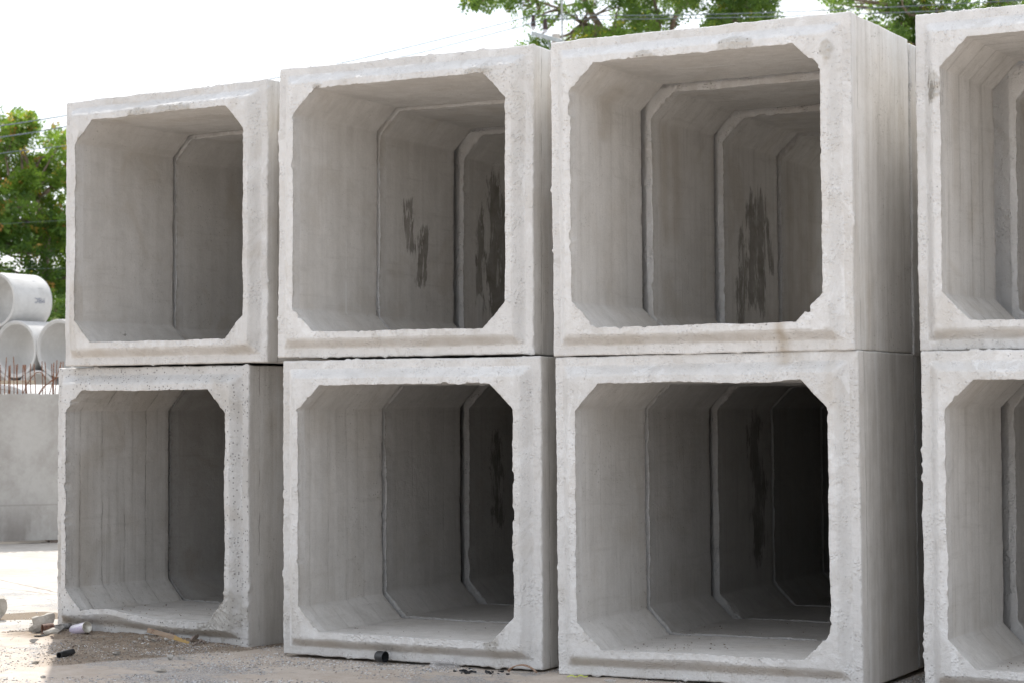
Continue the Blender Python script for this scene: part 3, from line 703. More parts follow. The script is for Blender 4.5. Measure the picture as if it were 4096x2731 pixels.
rock('stone', gz(G(650, 2679)), (.10, .055, .022), MSTC, 47, rz=.2, planes=4, lab='flat oval whitish stone lying on gravel below the plank', cat='stone')
rock('stone', gz(G(467, 2617)), (.062, .045, .034), MST, 51, rz=.5, lab='blue grey stone alone on the brown dirt right of the black pipe piece', cat='stone')
rock('stone', gz(G(678, 2636)), (.045, .04, .036), MST, 53, rz=.5, lab='pale angular stone at the front edge of the brown dirt below the plank tip', cat='stone')
rock('stone', gz(G(724, 2635)), (.05, .04, .035), MST, 55, rz=1.1, lab='grey stone just right of the pale angular stone at the dirt edge', cat='stone')
rock('stone', gz(G(207, 2556)), (.03, .028, .022), MSTD, 57, lab='small dark round stone below the small flat concrete piece', cat='stone')
rock('stone', gz(G(291, 2590)), (.03, .026, .02), MSTD, 58, lab='small dark stone on the dirt above the black pipe piece', cat='stone')
rb = [(612, 2552, .030, 0), (628, 2556, .045, 0), (655, 2560, .035, 0), (590, 2562, .026, 0), (575, 2574, .022, 1), (616, 2575, .028, 0), (640, 2572, .024, 1), (668, 2574, .026, 0), (684, 2580, .020, 0), (702, 2577, .034, 0), (560, 2566, .02, 0), (780, 2574, .055, 1), (805, 2579, .034, 1), (785, 2586, .028, 1), (820, 2581, .028, 1), (540, 2580, .02, 0), (595, 2584, .02, 0), (660, 2550, .03, 1), (690, 2562, .03, 1)]
for i, (x, y, s, dk) in enumerate(rb):
    g = gz(G(x, y))
    rock('rubble_stone', g+Vector((0, -.01, .0)), (s*1.25, s*1.0, s*.95), MSTD if dk else MST, 100+i, rz=i*1.3, planes=7,
         lab='small rubble stone heaped under the broken plank' if x < 760 else 'dark rubble stone right of the broken plank tip', cat='stone', sink=-.12, group='rubble stones under the plank' if x < 760 else 'dark rubble stones right of the plank tip')
rock('stone', Vector((0, 0, 0)), (.075, .05, .018), MSTC, 61, rz=.2, planes=5, lab='thin flat stone chip lying on the lower lip of the third lower opening', cat='stone').location = P(2847, 2597, 11.9)

def metal_rust():
    k = N('rusty_metal'); co = k.coord(); f = k.noise(co, 30, 5, .7)
    return k.fin(k.mixc(k.step(f, .35, .65), (.06, .025, .018), (.16, .085, .055)), .75, k.bump(f, .5, .002), .4)
MRUST = metal_rust()
MPLB = simple_mat('black_plastic', (.012, .013, .015), (.030, .032, .035), 25, rough=.45, bump=.2, dist=.001, spec=.5)
MTAR = simple_mat('black_asphalt', (.014, .015, .018), (.035, .036, .04), 40, rough=.7)
def can_mat():
    k = N('can_print'); co = k.n('ShaderNodeTexCoord').outputs['Object']; sep = k.n('ShaderNodeSeparateXYZ'); k.l(co, sep.inputs[0])
    an = k.math('ARCTAN2', sep.outputs[2], sep.outputs[0])
    c = k.mixc(0, (.66, .63, .68), (.5, .5, .5))
    # violet band, brown seam line, round blue badge, fine print rows
    c = k.mixc(k.math('MULTIPLY', k.step(k.math('SINE', k.math('MULTIPLY_ADD', an, 2, 1)), .2, .35), .55), c, (.50, .43, .60))
    c = k.mixc(k.math('MULTIPLY', k.math('SUBTRACT', 1, k.step(k.math('ABSOLUTE', k.math('SUBTRACT', an, -.9)), .02, .05)), .7), c, (.45, .36, .2))
    d = k.math('SQRT', k.math('ADD', k.math('POWER', k.math('MULTIPLY', k.math('SUBTRACT', an, -1.9), .6), 2), k.math('POWER', k.math('MULTIPLY', k.math('SUBTRACT', sep.outputs[1], .125), 20), 2)))
    c = k.mixc(k.math('SUBTRACT', 1, k.step(d, .25, .32)), c, (.12, .17, .42))
    rows = k.step(k.noise(k.scale(co, 260, 40, 260), 1, 2), .55, .6)
    c = k.mixc(k.math('MULTIPLY', rows, .3), c, (.25, .2, .38))
    return k.fin(c, .38, None, .5)
MCAN = can_mat()
MZINC = simple_mat('bare_tin', (.42, .40, .36), (.58, .56, .50), 30, rough=.42, bump=.2, dist=.001, metal=.55)
# spray can lying on its side: long axis local y, base end at y=0 facing the viewer's right
pc = G(296, 2528); pe = G(350, 2520)
canr = .034
def can():
    e = empty('spray_can', (0, 0, 0))
    m = MB(); m.lathe([(canr-.002, .004), (canr, .006), (canr, .150), (canr-.003, .156), (canr-.010, .166), (.014, .172), (.0001, .173)], (0, 0, 0), (0, 1, 0), 40); m.build('can_body', MCAN, e, auto=40)
    m = MB(); m.lathe([(canr-.001, .007), (canr+.0012, .003), (canr+.001, -.001), (canr-.002, -.001), (canr-.004, .004), (canr-.012, .011), (.012, .016), (.0001, .0165)], (0, 0, 0), (0, 1, 0), 40); m.build('can_base', MZINC, e)
    m = MB(); m.lathe([(.016, .168), (.0165, .185), (.013, .190), (.0001, .190)], (0, 0, 0), (0, 1, 0), 24); m.build('nozzle_cap', MPLB, e, auto=40)
    return e
c_ = can(); tag(c_, 'empty pale lilac spray can lying on the dirt with its tin base facing out', 'spray can')
cb = F_('A0', 349, 2506, .13); ce = F_('A0', 280, 2524, .10)
ya = (ce-cb).normalized(); xa = ya.cross(Vector((0, 0, 1))).normalized(); za = xa.cross(ya)
c_.matrix_world = Matrix.Translation(cb) @ Matrix((xa, ya, za)).transposed().to_4x4() @ Matrix.Scale(1.08, 4)


# black plastic pipe piece with a notch
def notched_pipe(a, b, r):
    a = Vector(a); b = Vector(b); L = (b-a).length; ax = (b-a).normalized(); n, m = 28, 30
    u = ax.cross(Vector((0, 0, 1))).normalized(); w = u.cross(ax)
    mb = MB(); V = []
    for i in range(m+1):
        t = i/m
        for k in range(n):
            an = 2*math.pi*k/n; V.append(a+ax*(t*L)+(u*math.cos(an)+w*math.sin(an))*r)
    Fs = []
    for i in range(m):
        t = (i+.5)/m
        for k in range(n):
            an = 2*math.pi*(k+.5)/n
            low = math.sin(an) < -.15 and math.cos(an) > -.3
            if .62 < t < .80 and low and math.sin(an) < -.15-.9*abs(t-.71)/.1*.4: continue
            k2 = (k+1) % n; Fs.append((i*n+k, i*n+k2, (i+1)*n+k2, (i+1)*n+k))
    mb.add(V, Fs); o = mb.build('pipe_offcut', MPLB)
    s = o.modifiers.new('s', 'SOLIDIFY'); s.thickness = .004; return o
a = gz(G(236, 2629)); b = gz(G(290, 2618)); 
o = notched_pipe(a+Vector((0, 0, .016)), b+Vector((0, 0, .022)), .0155)
tag(o, 'short black plastic pipe offcut with a notch, lying on the dirt at lower left', 'pipe')
# rusty sleeve with a paint-spattered pipe in it
e = empty('rusty_sleeve', (0, 0, 0)); A = gz(G(170, 2539))+Vector((0, 0, .036)); dr = (CR*.85+Vector((-.25, .45, 0))+Vector((0, 0, .06))).normalized()
m = MB(); m.lathe([(.028, .0), (.033, 0), (.034, .06), (.031, .075), (.026, .075), (.026, .002)], A, dr, 28, closed=True); m.build('sleeve', MRUST, e, auto=40)
m = MB(); m.lathe([(.012, .05), (.019, .07), (.019, .20), (.0001, .20)], A, dr, 20); m.build('inner_pipe', simple_mat('spattered_pipe', (.09, .08, .07), (.30, .30, .29), 40), e)
tag(e, 'rusty open metal sleeve on a paint spattered pipe below the big concrete chunk', 'metal sleeve')
# black pipe end
e = empty('pipe_end', (0, 0, 0)); A = F_('B0', 1541, 2626, .075); 
dr = (-CR*.93+CF*-.05+Vector((0, 0, .06))).normalized()
dr = (Vector((-.93, .10, 0.02))).normalized()
m = MB(); m.lathe([(.0305, .0), (.0335, 0), (.0335, .054), (.029, .062), (.0001, .064), (.0001, .060), (.028, .056), (.0305, .048)], A, dr, 40); m.build('pipe_wall', MPLB, e, auto=50)
m = MB(); m.lathe([(.0337, .0), (.0345, .002), (.0345, .006), (.0337, .008)], A, dr, 40); m.build('rim', MPLB, e)
tag(e, 'short black plastic pipe end leaning against the foot of the second lower section', 'pipe')
# broken plank
def plank():
    k = N('plank_wood'); co = k.n('ShaderNodeTexCoord').outputs['Object']
    g = k.noise(k.scale(co, 3, 60, 60), 1, 5, .6, .4); f = k.noise(co, 12, 4)
    c = k.mixc(k.step(g, .35, .65), (.25, .18, .125), (.34, .265, .20)); c = k.mixc(k.math('MULTIPLY', k.step(f, .5, .65), .35), c, (.27, .215, .175))
    sep = k.n('ShaderNodeSeparateXYZ'); k.l(co, sep.inputs[0])
    c = k.mixc(k.step(k.math('ADD', sep.outputs[0], k.math('MULTIPLY', f, .04)), .315, .335), c, (.38, .26, .11))
    d = k.math('SUBTRACT', 1, k.step(k.math('ABSOLUTE', k.math('SUBTRACT', sep.outputs[0], .06)), .0, .035))
    c = k.mixc(k.math('MULTIPLY', d, k.step(k.noise(co, 60, 3), .45, .6)), c, (.16, .09, .06))
    return k.fin(c, .8, k.bump(g, .5, .002))
MW = plank()
def rough_plank(L, w, t):
    nx_, V, Fs = 44, [], []
    rs = random.Random(4)
    for i in range(nx_+1):
        x = L*i/nx_; f = max(0, (x-.66*L)/(.34*L))
        top = w*(1-.62*f) + (rs.uniform(-.006, .006) if f > 0 else 0); x2 = x+(rs.uniform(-.008, .008) if f > .2 else 0)
        th = t*(1-.35*f)
        V += [(x2, 0, 0), (x2+(.012*f), 0, top), (x2, th, top*.98), (x2, th, 0)]
    for i in range(nx_):
        for k in range(4):
            k2 = (k+1) % 4; Fs.append((i*4+k, i*4+k2, i*4+4+k2, i*4+4+k))
    Fs += [(3, 2, 1, 0), (nx_*4, nx_*4+1, nx_*4+2, nx_*4+3)]
    m = MB(); m.add(V, [tuple(reversed(f)) for f in Fs]); return m.build('broken_plank', MW, smooth_=False, bevel=.0015)
o = rough_plank(.47, .052, .022); tag(o, 'broken wooden plank with a splintered yellow end at the foot of the lower leftmost section', 'plank')
a = P(586, 2527, 13.15); a = G(586, 2527, .115); b = G(752, 2573, .045)
dvec = (b-a); o.location = a
xa = dvec.normalized(); ya = Vector((0, 0, 1)).cross(xa).normalized(); ya = (ya+Vector((0, 0, -.12))).normalized(); ya = (ya-xa*ya.dot(xa)).normalized(); za = xa.cross(ya)
o.matrix_world = Matrix.Translation(a) @ Matrix((xa, ya, za)).transposed().to_4x4() @ Matrix.Translation((0, 0, 0)) @ Matrix.Scale(dvec.length/.47, 4)

# asphalt crumbs in two little heaps
rs = random.Random(8)
for i in range(44):
    x = rs.choice([1850, 1862, 1895, 1962, 1985])+rs.gauss(0, 20); y = 2682+(x-1850)*.035+rs.gauss(0, 5)
    s = .008+.020*rs.random()**2
    rock('asphalt_crumb', gz(G(x, y)), (s*1.6, s*1.2, s*.6), MTAR, 300+i, rz=i, planes=6, lab='black asphalt crumb scattered at the right foot of the second lower section', cat='asphalt crumb', group='black asphalt crumbs by the second lower section')
for i, (x, y, s) in enumerate([(150, 2546, .05), (175, 2546, .055), (192, 2547, .03), (152, 2535, .03)]):
    rock('plastic_shard', gz(G(x, y)), (s*1.5, s*.5, s*.22), MTAR, 340+i, rz=.6+i*.2, planes=4, lab='black plastic shard on the sand below the big concrete chunk', cat='plastic shard', group='black shards below the concrete chunk')
# twisted cord
MCORD = simple_mat('dry_stalk', (.26, .17, .12), (.42, .30, .23), 30)
m = MB()
g0 = gz(G(2035, 2690)); g1 = gz(G(2148, 2692))
for j in range(3):
    pts = []
    for i in range(17):
        t = i/16; q = g0.lerp(g1, t); pts.append(q+Vector((0, -.008*j+.01*math.sin(t*3), .008+(.050-.006*j)*math.sin(math.pi*min(1, t*1.0))**.7*(1-.25*t)+.004*j)))
    m.tube(pts, .0035, 6)
tag(m.build('dry_stalk', MCORD), 'bent bundle of dry brown stalks arching at the right corner of the second lower section', 'stalk')
# yellow-green leaf strip
def leafstrip():
    k = N('yellow_leaf'); co = k.coord('Object'); f = k.noise(co, 30, 4)
    return k.fin(k.mixc(k.step(f, .5, .62), (.50, .56, .14), (.30, .22, .07)), .55)
m = MB(); g0 = gz(G(2268, 2707)); g1 = gz(G(2350, 2709)); V = []; Fs = []
for i in range(13):
    t = i/12; q = g0.lerp(g1, t); w = .011*math.sin(math.pi*min(.97, t+.04))**.6; sd_ = Vector((.35, -.93, 0))
    V += [q+sd_*w+Vector((0, 0, .004+.01*math.sin(t*7)**2)), q+Vector((0, 0, .010+.01*math.sin(t*7)**2)), q-sd_*w+Vector((0, 0, .004+.01*math.sin(t*7)**2))]
for i in range(12):
    for j in range(2): Fs.append((i*3+j, i*3+j+1, i*3+j+4, i*3+j+3))
m.add(V, Fs); o = m.build('fallen_leaf', leafstrip()); tag(o, 'long yellow green leaf strip fallen at the left foot of the third lower section', 'leaf')
# crumpled clear plastic bag
def bagmat():
    k = N('clear_film'); k.b.inputs['Transmission Weight'].default_value = .75; k.b.inputs['IOR'].default_value = 1.08; k.b.inputs['Alpha'].default_value = .5
    return k.fin((.85, .85, .86), .25, None, .6)
MBAG = bagmat()
v, f = IC3; v = v.copy(); v = v*(1+.35*fbm(v, 2.2, 5, 4)[:, None]+.12*np.abs(fbm(v, 7, 8, 2))[:, None]); v *= np.array([.075, .045, .038]); v[:, 2] = np.maximum(v[:, 2], -.014)
o = mesh_np('plastic_bag', v, None, MBAG, False, tris=f); o.location = gz(G(1785, 2668))+Vector((0, -.02, .014)); o.rotation_euler = (0, 0, .5)
tag(o, 'crumpled clear plastic bag scrap at the foot of the second lower section', 'plastic bag')
m = MB(); m.lathe([(.0001, .004), (.024, .004), (.031, .002), (.033, .008), (.030, .011), (.024, .007), (.0001, .007)], gz(G(2440, 2722)), (.05, 0, 1), 24)
tag(m.build('plastic_disc', MBAG), 'clear plastic disc lying on sand at the foot of the third lower section', 'plastic disc')

# ------------------------------------------------------------------ concrete tank with starter bars, left background
def bgconc(name, c1, c2, low=False):
    k = N(name); co = k.coord(); b = k.noise(co, 1.3, 5, .65, .5); s = k.noise(k.scale(co, 3, 3, .5), 1, 4, .6); f = k.noise(co, 14, 5, .7)
    v = k.math('ADD', k.math('MULTIPLY', b, .5), k.math('ADD', k.math('MULTIPLY', s, .25), k.math('MULTIPLY', f, .25)))
    c = k.mixc(k.step(v, .38, .62), c1, c2)
    c = k.mixc(k.math('MULTIPLY', k.step(k.noise(co, 22, 4, .7), .62, .7), .25), c, (.56, .54, .51))
    if low:
        sp_ = k.n('ShaderNodeSeparateXYZ'); k.l(k.n('ShaderNodeTexCoord').outputs['Object'], sp_.inputs[0])
        dm = k.math('MULTIPLY', k.math('SUBTRACT', 1, k.step(k.math('ADD', sp_.outputs[2], k.math('MULTIPLY', b, .9)), .5, 1.2)), k.step(s, .4, .6))
        c = k.mixc(k.math('MULTIPLY', dm, .6), c, (.15, .13, .115))
        ln = k.math('SUBTRACT', 1, k.step(k.math('ABSOLUTE', k.math('SUBTRACT', sp_.outputs[2], k.math('MULTIPLY_ADD', f, .02, .42))), .004, .012))
        c = k.mixc(k.math('MULTIPLY', ln, .25), c, (.13, .12, .105))
    return k.fin(c, .9, k.bump(f, .4, .01))
MTANK = bgconc('tank_concrete', (.32, .305, .285), (.42, .41, .39), True)
MPIPE = bgconc('pipe_concrete', (.44, .435, .425), (.54, .537, .53))
tl = G(-520, 2186); tr = G(300, 2166); ux = (tr-tl).normalized(); uy = Vector((-ux.y, ux.x, 0))
W_ = (tr-tl).length
H_ = (P(100, 1574, (G(100, 2176)-Vector((0, 0, CAMH))).dot(CF))).z
e = empty('concrete_tank', tl)
def wallbox(m, a, b, th, z0, z1, jag=.0, seed=0, seg=60):
    a = Vector(a); b = Vector(b); d = (b-a).normalized(); nn = Vector((-d.y, d.x, 0)); rs = random.Random(seed); V = []; Fs = []
    for i in range(seg+1):
        q = a.lerp(b, i/seg); z = z1+rs.uniform(-jag, jag)
        V += [q+Vector((0, 0, z0)), q+Vector((0, 0, z)), q+nn*th+Vector((0, 0, z+rs.uniform(-jag, jag))), q+nn*th+Vector((0, 0, z0))]
    for i in range(seg):
        for k in range(4):
            k2 = (k+1) % 4; Fs.append((i*4+k, i*4+k2, i*4+4+k2, i*4+4+k))
    Fs += [(0, 1, 2, 3), (seg*4+3, seg*4+2, seg*4+1, seg*4)]
    m.add(V, [tuple(reversed(f)) for f in Fs])
D_ = 1.5
m = MB(); wallbox(m, (0, 0, 0), ux*W_, .15, .03, H_, .010, 1); wallbox(m, uy*D_, uy*D_+ux*W_, .15, .03, H_, .01, 2)
wallbox(m, uy*(.151)+ux*.15, uy*(D_-.001)+ux*.15, .149, .03, H_, .01, 3, 10); wallbox(m, uy*(.151)+ux*(W_-.001), uy*(D_-.001)+ux*(W_-.001), .149, .03, H_-.004, .01, 4, 10)
m.build('tank_wall', MTANK, e, smooth_=False)
for q in (.1, .5, .9):
    m = MB(); c0 = ux*(W_*q)-ux*.06; wallbox(m, c0+uy*.02, c0+ux*.12+uy*.02, D_, -.02, .028, .003, 7, 3); m.build('timber_bearer', MSTD, e, smooth_=False)
MREB = simple_mat('rusty_rebar', (.13, .06, .038), (.27, .135, .08), 40, rough=.85)
rs = random.Random(12)
scl = 25.0
zb = H_-.03
def rebar(pts):
    m = MB(); m.tube(pts, .0055, 6); m.build('rebar', MREB, e)
bars = [(0, 1456, 3), (26, 1427, 20), (38, 1462, 34), (41, 1458, 40), (36, 1461, 38), (54, 1424, 57), (65, 1457, 73), (71, 1454, 69), (92, 1457, 91), (95, 1458, 105), (103, 1457, 104), (100, 1456, 109), (122, 1453, 125), (136, 1454, 144), (168, 1443, 172), (180, 1445, 183), (207, 1453, 211), (214, 1453, 215), (216, 1447, 212), (228, 1438, 220), (243, 1444, 236), (252, 1444, 255),
        (-30, 1450, -28), (-60, 1440, -62), (-95, 1446, -92), (-130, 1452, -128), (-170, 1442, -172), (-210, 1450, -207)]
wt = (tl+ux*(W_*.5)-Vector((0, 0, CAMH))).dot(CF)
def onwall(x, dep):      # point on the wall top at photo column x
    d = CF+CR*((x-2048)/F); o3 = Vector((0, 0, CAMH)); n_ = uy; t = ((tl+uy*dep)-o3).dot(n_)/d.dot(n_); q = o3+d*t
    return q-tl, t
for i, (xt, yt, xb) in enumerate(bars):
    dep = .05 if i % 2 else .10
    q, t = onwall(xb, dep); top = P(xt, yt, t); q = Vector((q.x, q.y, zb)); top = top-tl
    rebar([q, q.lerp(top, .35)+Vector((rs.uniform(-.01, .01), rs.uniform(-.01, .01), 0)), q.lerp(top, .7)+Vector((rs.uniform(-.01, .01), 0, 0)), top])
def bent(pix):
    pts = []
    for x, y in pix:
        q, t = onwall(x, .12); p_ = P(x, y, t)-tl; pts.append(p_)
    pts[0].z = min(pts[0].z, zb); rebar(pts)
bent([(86, 1568), (108, 1535), (128, 1505), (146, 1488), (158, 1486), (170, 1492), (179, 1508), (183, 1535)])
bent([(147, 1570), (170, 1548), (198, 1528), (224, 1511), (250, 1498)])
bent([(150, 1571), (178, 1545), (205, 1520), (236, 1505)]); bent([(196, 1570), (205, 1545), (215, 1520), (228, 1500), (245, 1448)])
tag(e, 'grey precast concrete tank topped with rusty starter bars, left of the stack', 'concrete tank')

# ------------------------------------------------------------------ unseen wall added to block light at the rear of the runs
m = MB(); wallbox(m, (-9.7, 15.88, 0), (-1.2, 15.88, 0), .2, -.05, 3.05, .0, 3, 4)
tag(m.build('rear_light_block', MTANK, smooth_=False), 'added unseen wall keeping light out of the far ends of the culvert runs', 'wall')
# ------------------------------------------------------------------ pipes
def pipe(name, cx, cy, cz, r, L, lab, grp, th=None, n=72, parts=True, wall_mat=None):
    th = th or r*.13; e = empty(name, (cx, cy, cz))
    m = MB(); pr = [(r-th*.45, .0), (r-.008, 0), (r, .010), (r, L-.02), (r-.01, L), (r-th, L), (r-th, .06), (r-th, .045), (r-th*.9, .04)]
    m.lathe(pr, (0, 0, 0), (0, 1, 0), n, closed=False)
    m.build('pipe_wall', wall_mat or MPIPE, e, auto=35)
    m = MB(); m.lathe([(r-th*.90, .04), (r-th*.9, .022), (r-th*.5, .018), (r-th*.45, 0)], (0, 0, 0), (0, 1, 0), n); m.build('socket_rim', wall_mat or MPIPE, e, auto=35)
    tag(e, lab, 'concrete pipe', grp); return e
big = P(0, 1841, 25.2)
pipe('large_concrete_pipe', big.x, big.y, .91, .91, 2.4, 'large concrete pipe on the ground right behind the tank, only its top showing', 'large pipes behind the tank', th=.13)
pipe('large_concrete_pipe', big.x-1.86, big.y, .91, .91, 2.4, 'large concrete pipe left of the one behind the tank', 'large pipes behind the tank', th=.13)
m = MB(); wallbox(m, (big.x-2.6, big.y+.5, 0), (P(168, 1528, 25.9).x, big.y+.5, 0), .14, 1.822, 1.875, .0, 3, 4)
tag(m.build('timber_beam', simple_mat('weathered_timber', (.30, .25, .19), (.42, .36, .28), 12), smooth_=False), 'weathered timber beam lying across the top of the large pipes', 'timber beam')
c0 = P(60, 1396, 47); dr_ = .64; sp = 1.29
rowlab = ['bottom', 'second', 'third', 'top']
base_z = .64
midx = c0.x
def rowpos(r, i): return midx + i*sp + (.5*sp if (2-r) % 2 else 0)
idxn = {0: (-2, 3), 1: (-2, 2), 2: (-2, 2), 3: (-2, 0)}
zmid = c0.z
for r in range(4):
    z = zmid+(r-2)*sp*.866
    for i in range(-2 if r < 3 else -1, 2 if r < 3 else 0):
        x = midx+i*sp+(.5*sp if r % 2 else 0)
        pos = 'leftmost' if i == -2 else ('middle' if i < 1 else 'right')
        o = pipe('concrete_pipe', x, c0.y, z, dr_, 1.22, 'pale concrete pipe %s in the %s layer of the pipe stack' % (['leftmost', 'second from the left', 'second from the right', 'rightmost'][i+2], rowlab[r]), 'concrete pipes stacked by the trees')
        if r == 3 and i == -1:
            o['label'] = 'topmost concrete pipe of the stack with stamped dark lettering on its side'
            top_pipe = o
# stamped lettering on the top pipe, read upside down in the photo
MINK = simple_mat('stamp_ink', (.06, .08, .14), (.14, .16, .22), 60)
def stamp(txt, size, ang, y, parent, r):
    cu = bpy.data.curves.new('stamp', 'FONT'); cu.body = txt; cu.size = size; cu.extrude = .0; cu.align_x = 'CENTER'; cu.align_y = 'CENTER'
    to = bpy.data.objects.new('stamp', cu); col.objects.link(to)
    dg = bpy.context.evaluated_depsgraph_get(); me = bpy.data.meshes.new_from_object(to.evaluated_get(dg)); bpy.data.objects.remove(to)
    import bmesh
    bm = bmesh.new(); bm.from_mesh(me); bmesh.ops.triangulate(bm, faces=bm.faces); bmesh.ops.subdivide_edges(bm, edges=bm.edges, cuts=2)
    for v in bm.verts:
        # letters run along the pipe, rolled half over
        s, t = -v.co.x, -v.co.y
        a_ = ang+t/(r); v.co = Vector((math.cos(a_)*(r+.004), y+s, math.sin(a_)*(r+.004)))
    bm.to_mesh(me); me.materials.append(MINK); o = bpy.data.objects.new('stamp_lettering', me); col.objects.link(o); o.parent = parent
stamp('MBC', .165, .02, .79, top_pipe, dr_)
stamp('------', .09, .46, .87, top_pipe, dr_); stamp('-----', .09, .80, .80, top_pipe, dr_)

# ------------------------------------------------------------------ power line
MPOLE = simple_mat('pole_concrete', (.42, .38, .34), (.55, .51, .47), 6)
MGALV = simple_mat('galvanised', (.34, .37, .38), (.48, .51, .52), 10, rough=.5, metal=.4)
MINS = simple_mat('brown_glaze', (.035, .018, .018), (.06, .03, .03), 10, rough=.35, spec=.6)
MINSB = simple_mat('pale_cap', (.5, .5, .55), (.6, .6, .66), 10)
WP = 62.0
tp = P(2224, 139, WP); e = empty('utility_pole', (tp.x, tp.y, 0))
m = MB(); m.tube([(0, 0, 0), (0, 0, tp.z*.5), (0, 0, tp.z)], [.17, .15, .125], 20); m.build('post', MPOLE, e, auto=40)
h0 = P(2250, 175, WP)-Vector((tp.x, tp.y, 0)); h1 = P(2242, -330, WP)-Vector((tp.x, tp.y, 0))
m = MB(); m.tube([h0-Vector((0, 0, .6)), h1], .028, 10); m.build('antenna_mast', MGALV, e)
a1 = P(2128, 134, WP+.2)-Vector((tp.x, tp.y, 0)); a2 = P(2225, 161, WP-.2)-Vector((tp.x, tp.y, 0))
m = MB(); d = (a2-a1).normalized(); nn = Vector((-d.y, d.x, 0)).normalized()*.05; up = Vector((0, 0, .065))
a2 = a2+d*.25
m.add([a1-nn-up, a1+nn-up, a1+nn+up, a1-nn+up, a2-nn-up, a2+nn-up, a2+nn+up, a2-nn+up], [(0, 1, 2, 3), (7, 6, 5, 4), (0, 4, 5, 1), (1, 5, 6, 2), (2, 6, 7, 3), (3, 7, 4, 0)])
m.build('crossarm', MGALV, e, smooth_=False, bevel=.008)
m = MB(); m.tube([a1.lerp(a2, .5)-up, (0, 0, tp.z-1.1)], .02, 6); m.build('brace', MGALV, e)
for x, yt, yb in ((2133, 64, 112), (2181, 78, 124)):
    b0 = P(x, yb+10, WP)-Vector((tp.x, tp.y, 0)); t0 = P(x, yt, WP)-Vector((tp.x, tp.y, 0)); hh = t0.z-b0.z
    m = MB(); pr = []
    for i in range(7):
        z = .25*hh+.75*hh*i/7; rr = .085-.005*i; pr += [(rr*.72, z), (rr, z+.02), (rr*.95, z+.045), (rr*.7, z+.05)]
    pr += [(.03, hh), (.0001, hh)]; m.lathe(pr, b0, (0, 0, 1), 18); ins = m.build('insulator', MINS, e)
    m = MB(); m.lathe([(.0001, 0), (.03, 0), (.05, .03), (.075, .08), (.075, .2*hh), (.04, .26*hh), (.0001, .26*hh)], b0, (0, 0, 1), 18); m.build('pin_cap', MINSB, ins)
tag(e, 'concrete utility pole top with two brown insulators and a thin mast above the stack', 'utility pole')
MWIRE = simple_mat('blue_grey_cable', (.10, .125, .14), (.15, .18, .20), 3)
def wire(pix, lab, r=.014):
    m = MB(); pts = [P(*q) for q in pix]
    # smooth through the points
    out = []
    for i in range(len(pts)-1):
        p0 = pts[max(i-1, 0)]; p1 = pts[i]; p2 = pts[i+1]; p3 = pts[min(i+2, len(pts)-1)]
        for k in range(8):
            t = k/8; out.append(.5*((2*p1)+(p2-p0)*t+(2*p0-5*p1+4*p2-p3)*t*t+(3*p1-p0-3*p2+p3)*t**3))
    out.append(pts[-1]); m.tube(out, r, 6, cap=False); tag(m.build('power_cable', MWIRE), lab, 'cable', 'overhead cables')
wire([(-500, 575, 40), (0, 505, 44), (261, 464, 46), (800, 376, 51), (1381, 250, 56), (1800, 149, 59), (2068, 80, 61.5), (2133, 62, WP)], 'upper overhead cable left of the brown insulators, sloping down behind the stack')
wire([(-500, 615, 40), (0, 550, 44), (261, 508, 46), (900, 385, 52), (1632, 223, 57), (1800, 181, 59), (2000, 128, 61), (2086, 106, 61.5), (2181, 76, WP)], 'lower overhead cable left of the brown insulators, just below the upper one')
wire([(-500, 690, 38), (0, 615, 42), (264, 584, 44), (800, 520, 47), (1400, 400, 52), (2220, 170, WP)], 'lowest long cable crossing in front of the left tree', .010)
wire([(-500, 1090, 44), (0, 1078, 46), (264, 1073, 48), (900, 1050, 52)], 'thin dark low cable in front of the left tree just above the pipes', .0035)
wire([(-500, 925, 44), (0, 897, 46), (264, 882, 48), (900, 850, 52)], 'thin dark cable halfway up the left tree', .003)
wire([(2133, 62, WP), (2250, 61, 61.5), (2400, 63, 61), (2750, 61, 60), (3200, 47, 58), (3600, 28, 57), (4096, 1, 56), (4600, -35, 55)], 'upper overhead cable running right from the brown insulators')
wire([(2181, 76, WP), (2300, 78, 61.5), (2500, 78, 61), (2800, 74, 60), (3200, 65, 58), (3500, 55, 57), (4096, 30, 56), (4600, 0, 55)], 'lower overhead cable running right from the brown insulators')

# ------------------------------------------------------------------ trees
def leaf_mat(name, c1, c2, tip, tipn=.08):
    k = N(name); at = k.n('ShaderNodeAttribute', attribute_name='leaf'); s = k.n('ShaderNodeSeparateColor'); k.l(at.outputs['Color'], s.inputs[0])
    c = k.mixc(s.outputs[0], c1, c2); c = k.mixc(s.outputs[1], c, tip)
    k.fin(c, .5, None, .4)
    tr = k.n('ShaderNodeBsdfTranslucent'); mx_ = k.n('ShaderNodeMixShader'); mx_.inputs[0].default_value = .5
    cc = k.mixc(.5, c, (.29, .42, .045)); k.l(cc, tr.inputs[0])
    k.l(k.b.outputs[0], mx_.inputs[1]); k.l(tr.outputs[0], mx_.inputs[2]); k.l(mx_.outputs[0], k.t.nodes['Material Output'].inputs[0]); return k.m
MBARK = simple_mat('bark', (.13, .10, .075), (.24, .19, .15), 6, dist=.02)
def branch(m, a, b, ra, rb, rs, bend=.12, n=7):
    a = Vector(a); b = Vector(b); L = (b-a).length; off = Vector((rs.gauss(0, 1), rs.gauss(0, 1), rs.gauss(0, .6)))*L*bend
    pts = [a.lerp(b, i/n)+off*math.sin(math.pi*i/n)+Vector((rs.gauss(0, 1), rs.gauss(0, 1), rs.gauss(0, 1)))*L*.012 for i in range(n+1)]
    m.tube(pts, [ra+(rb-ra)*i/n for i in range(n+1)], 7); return pts
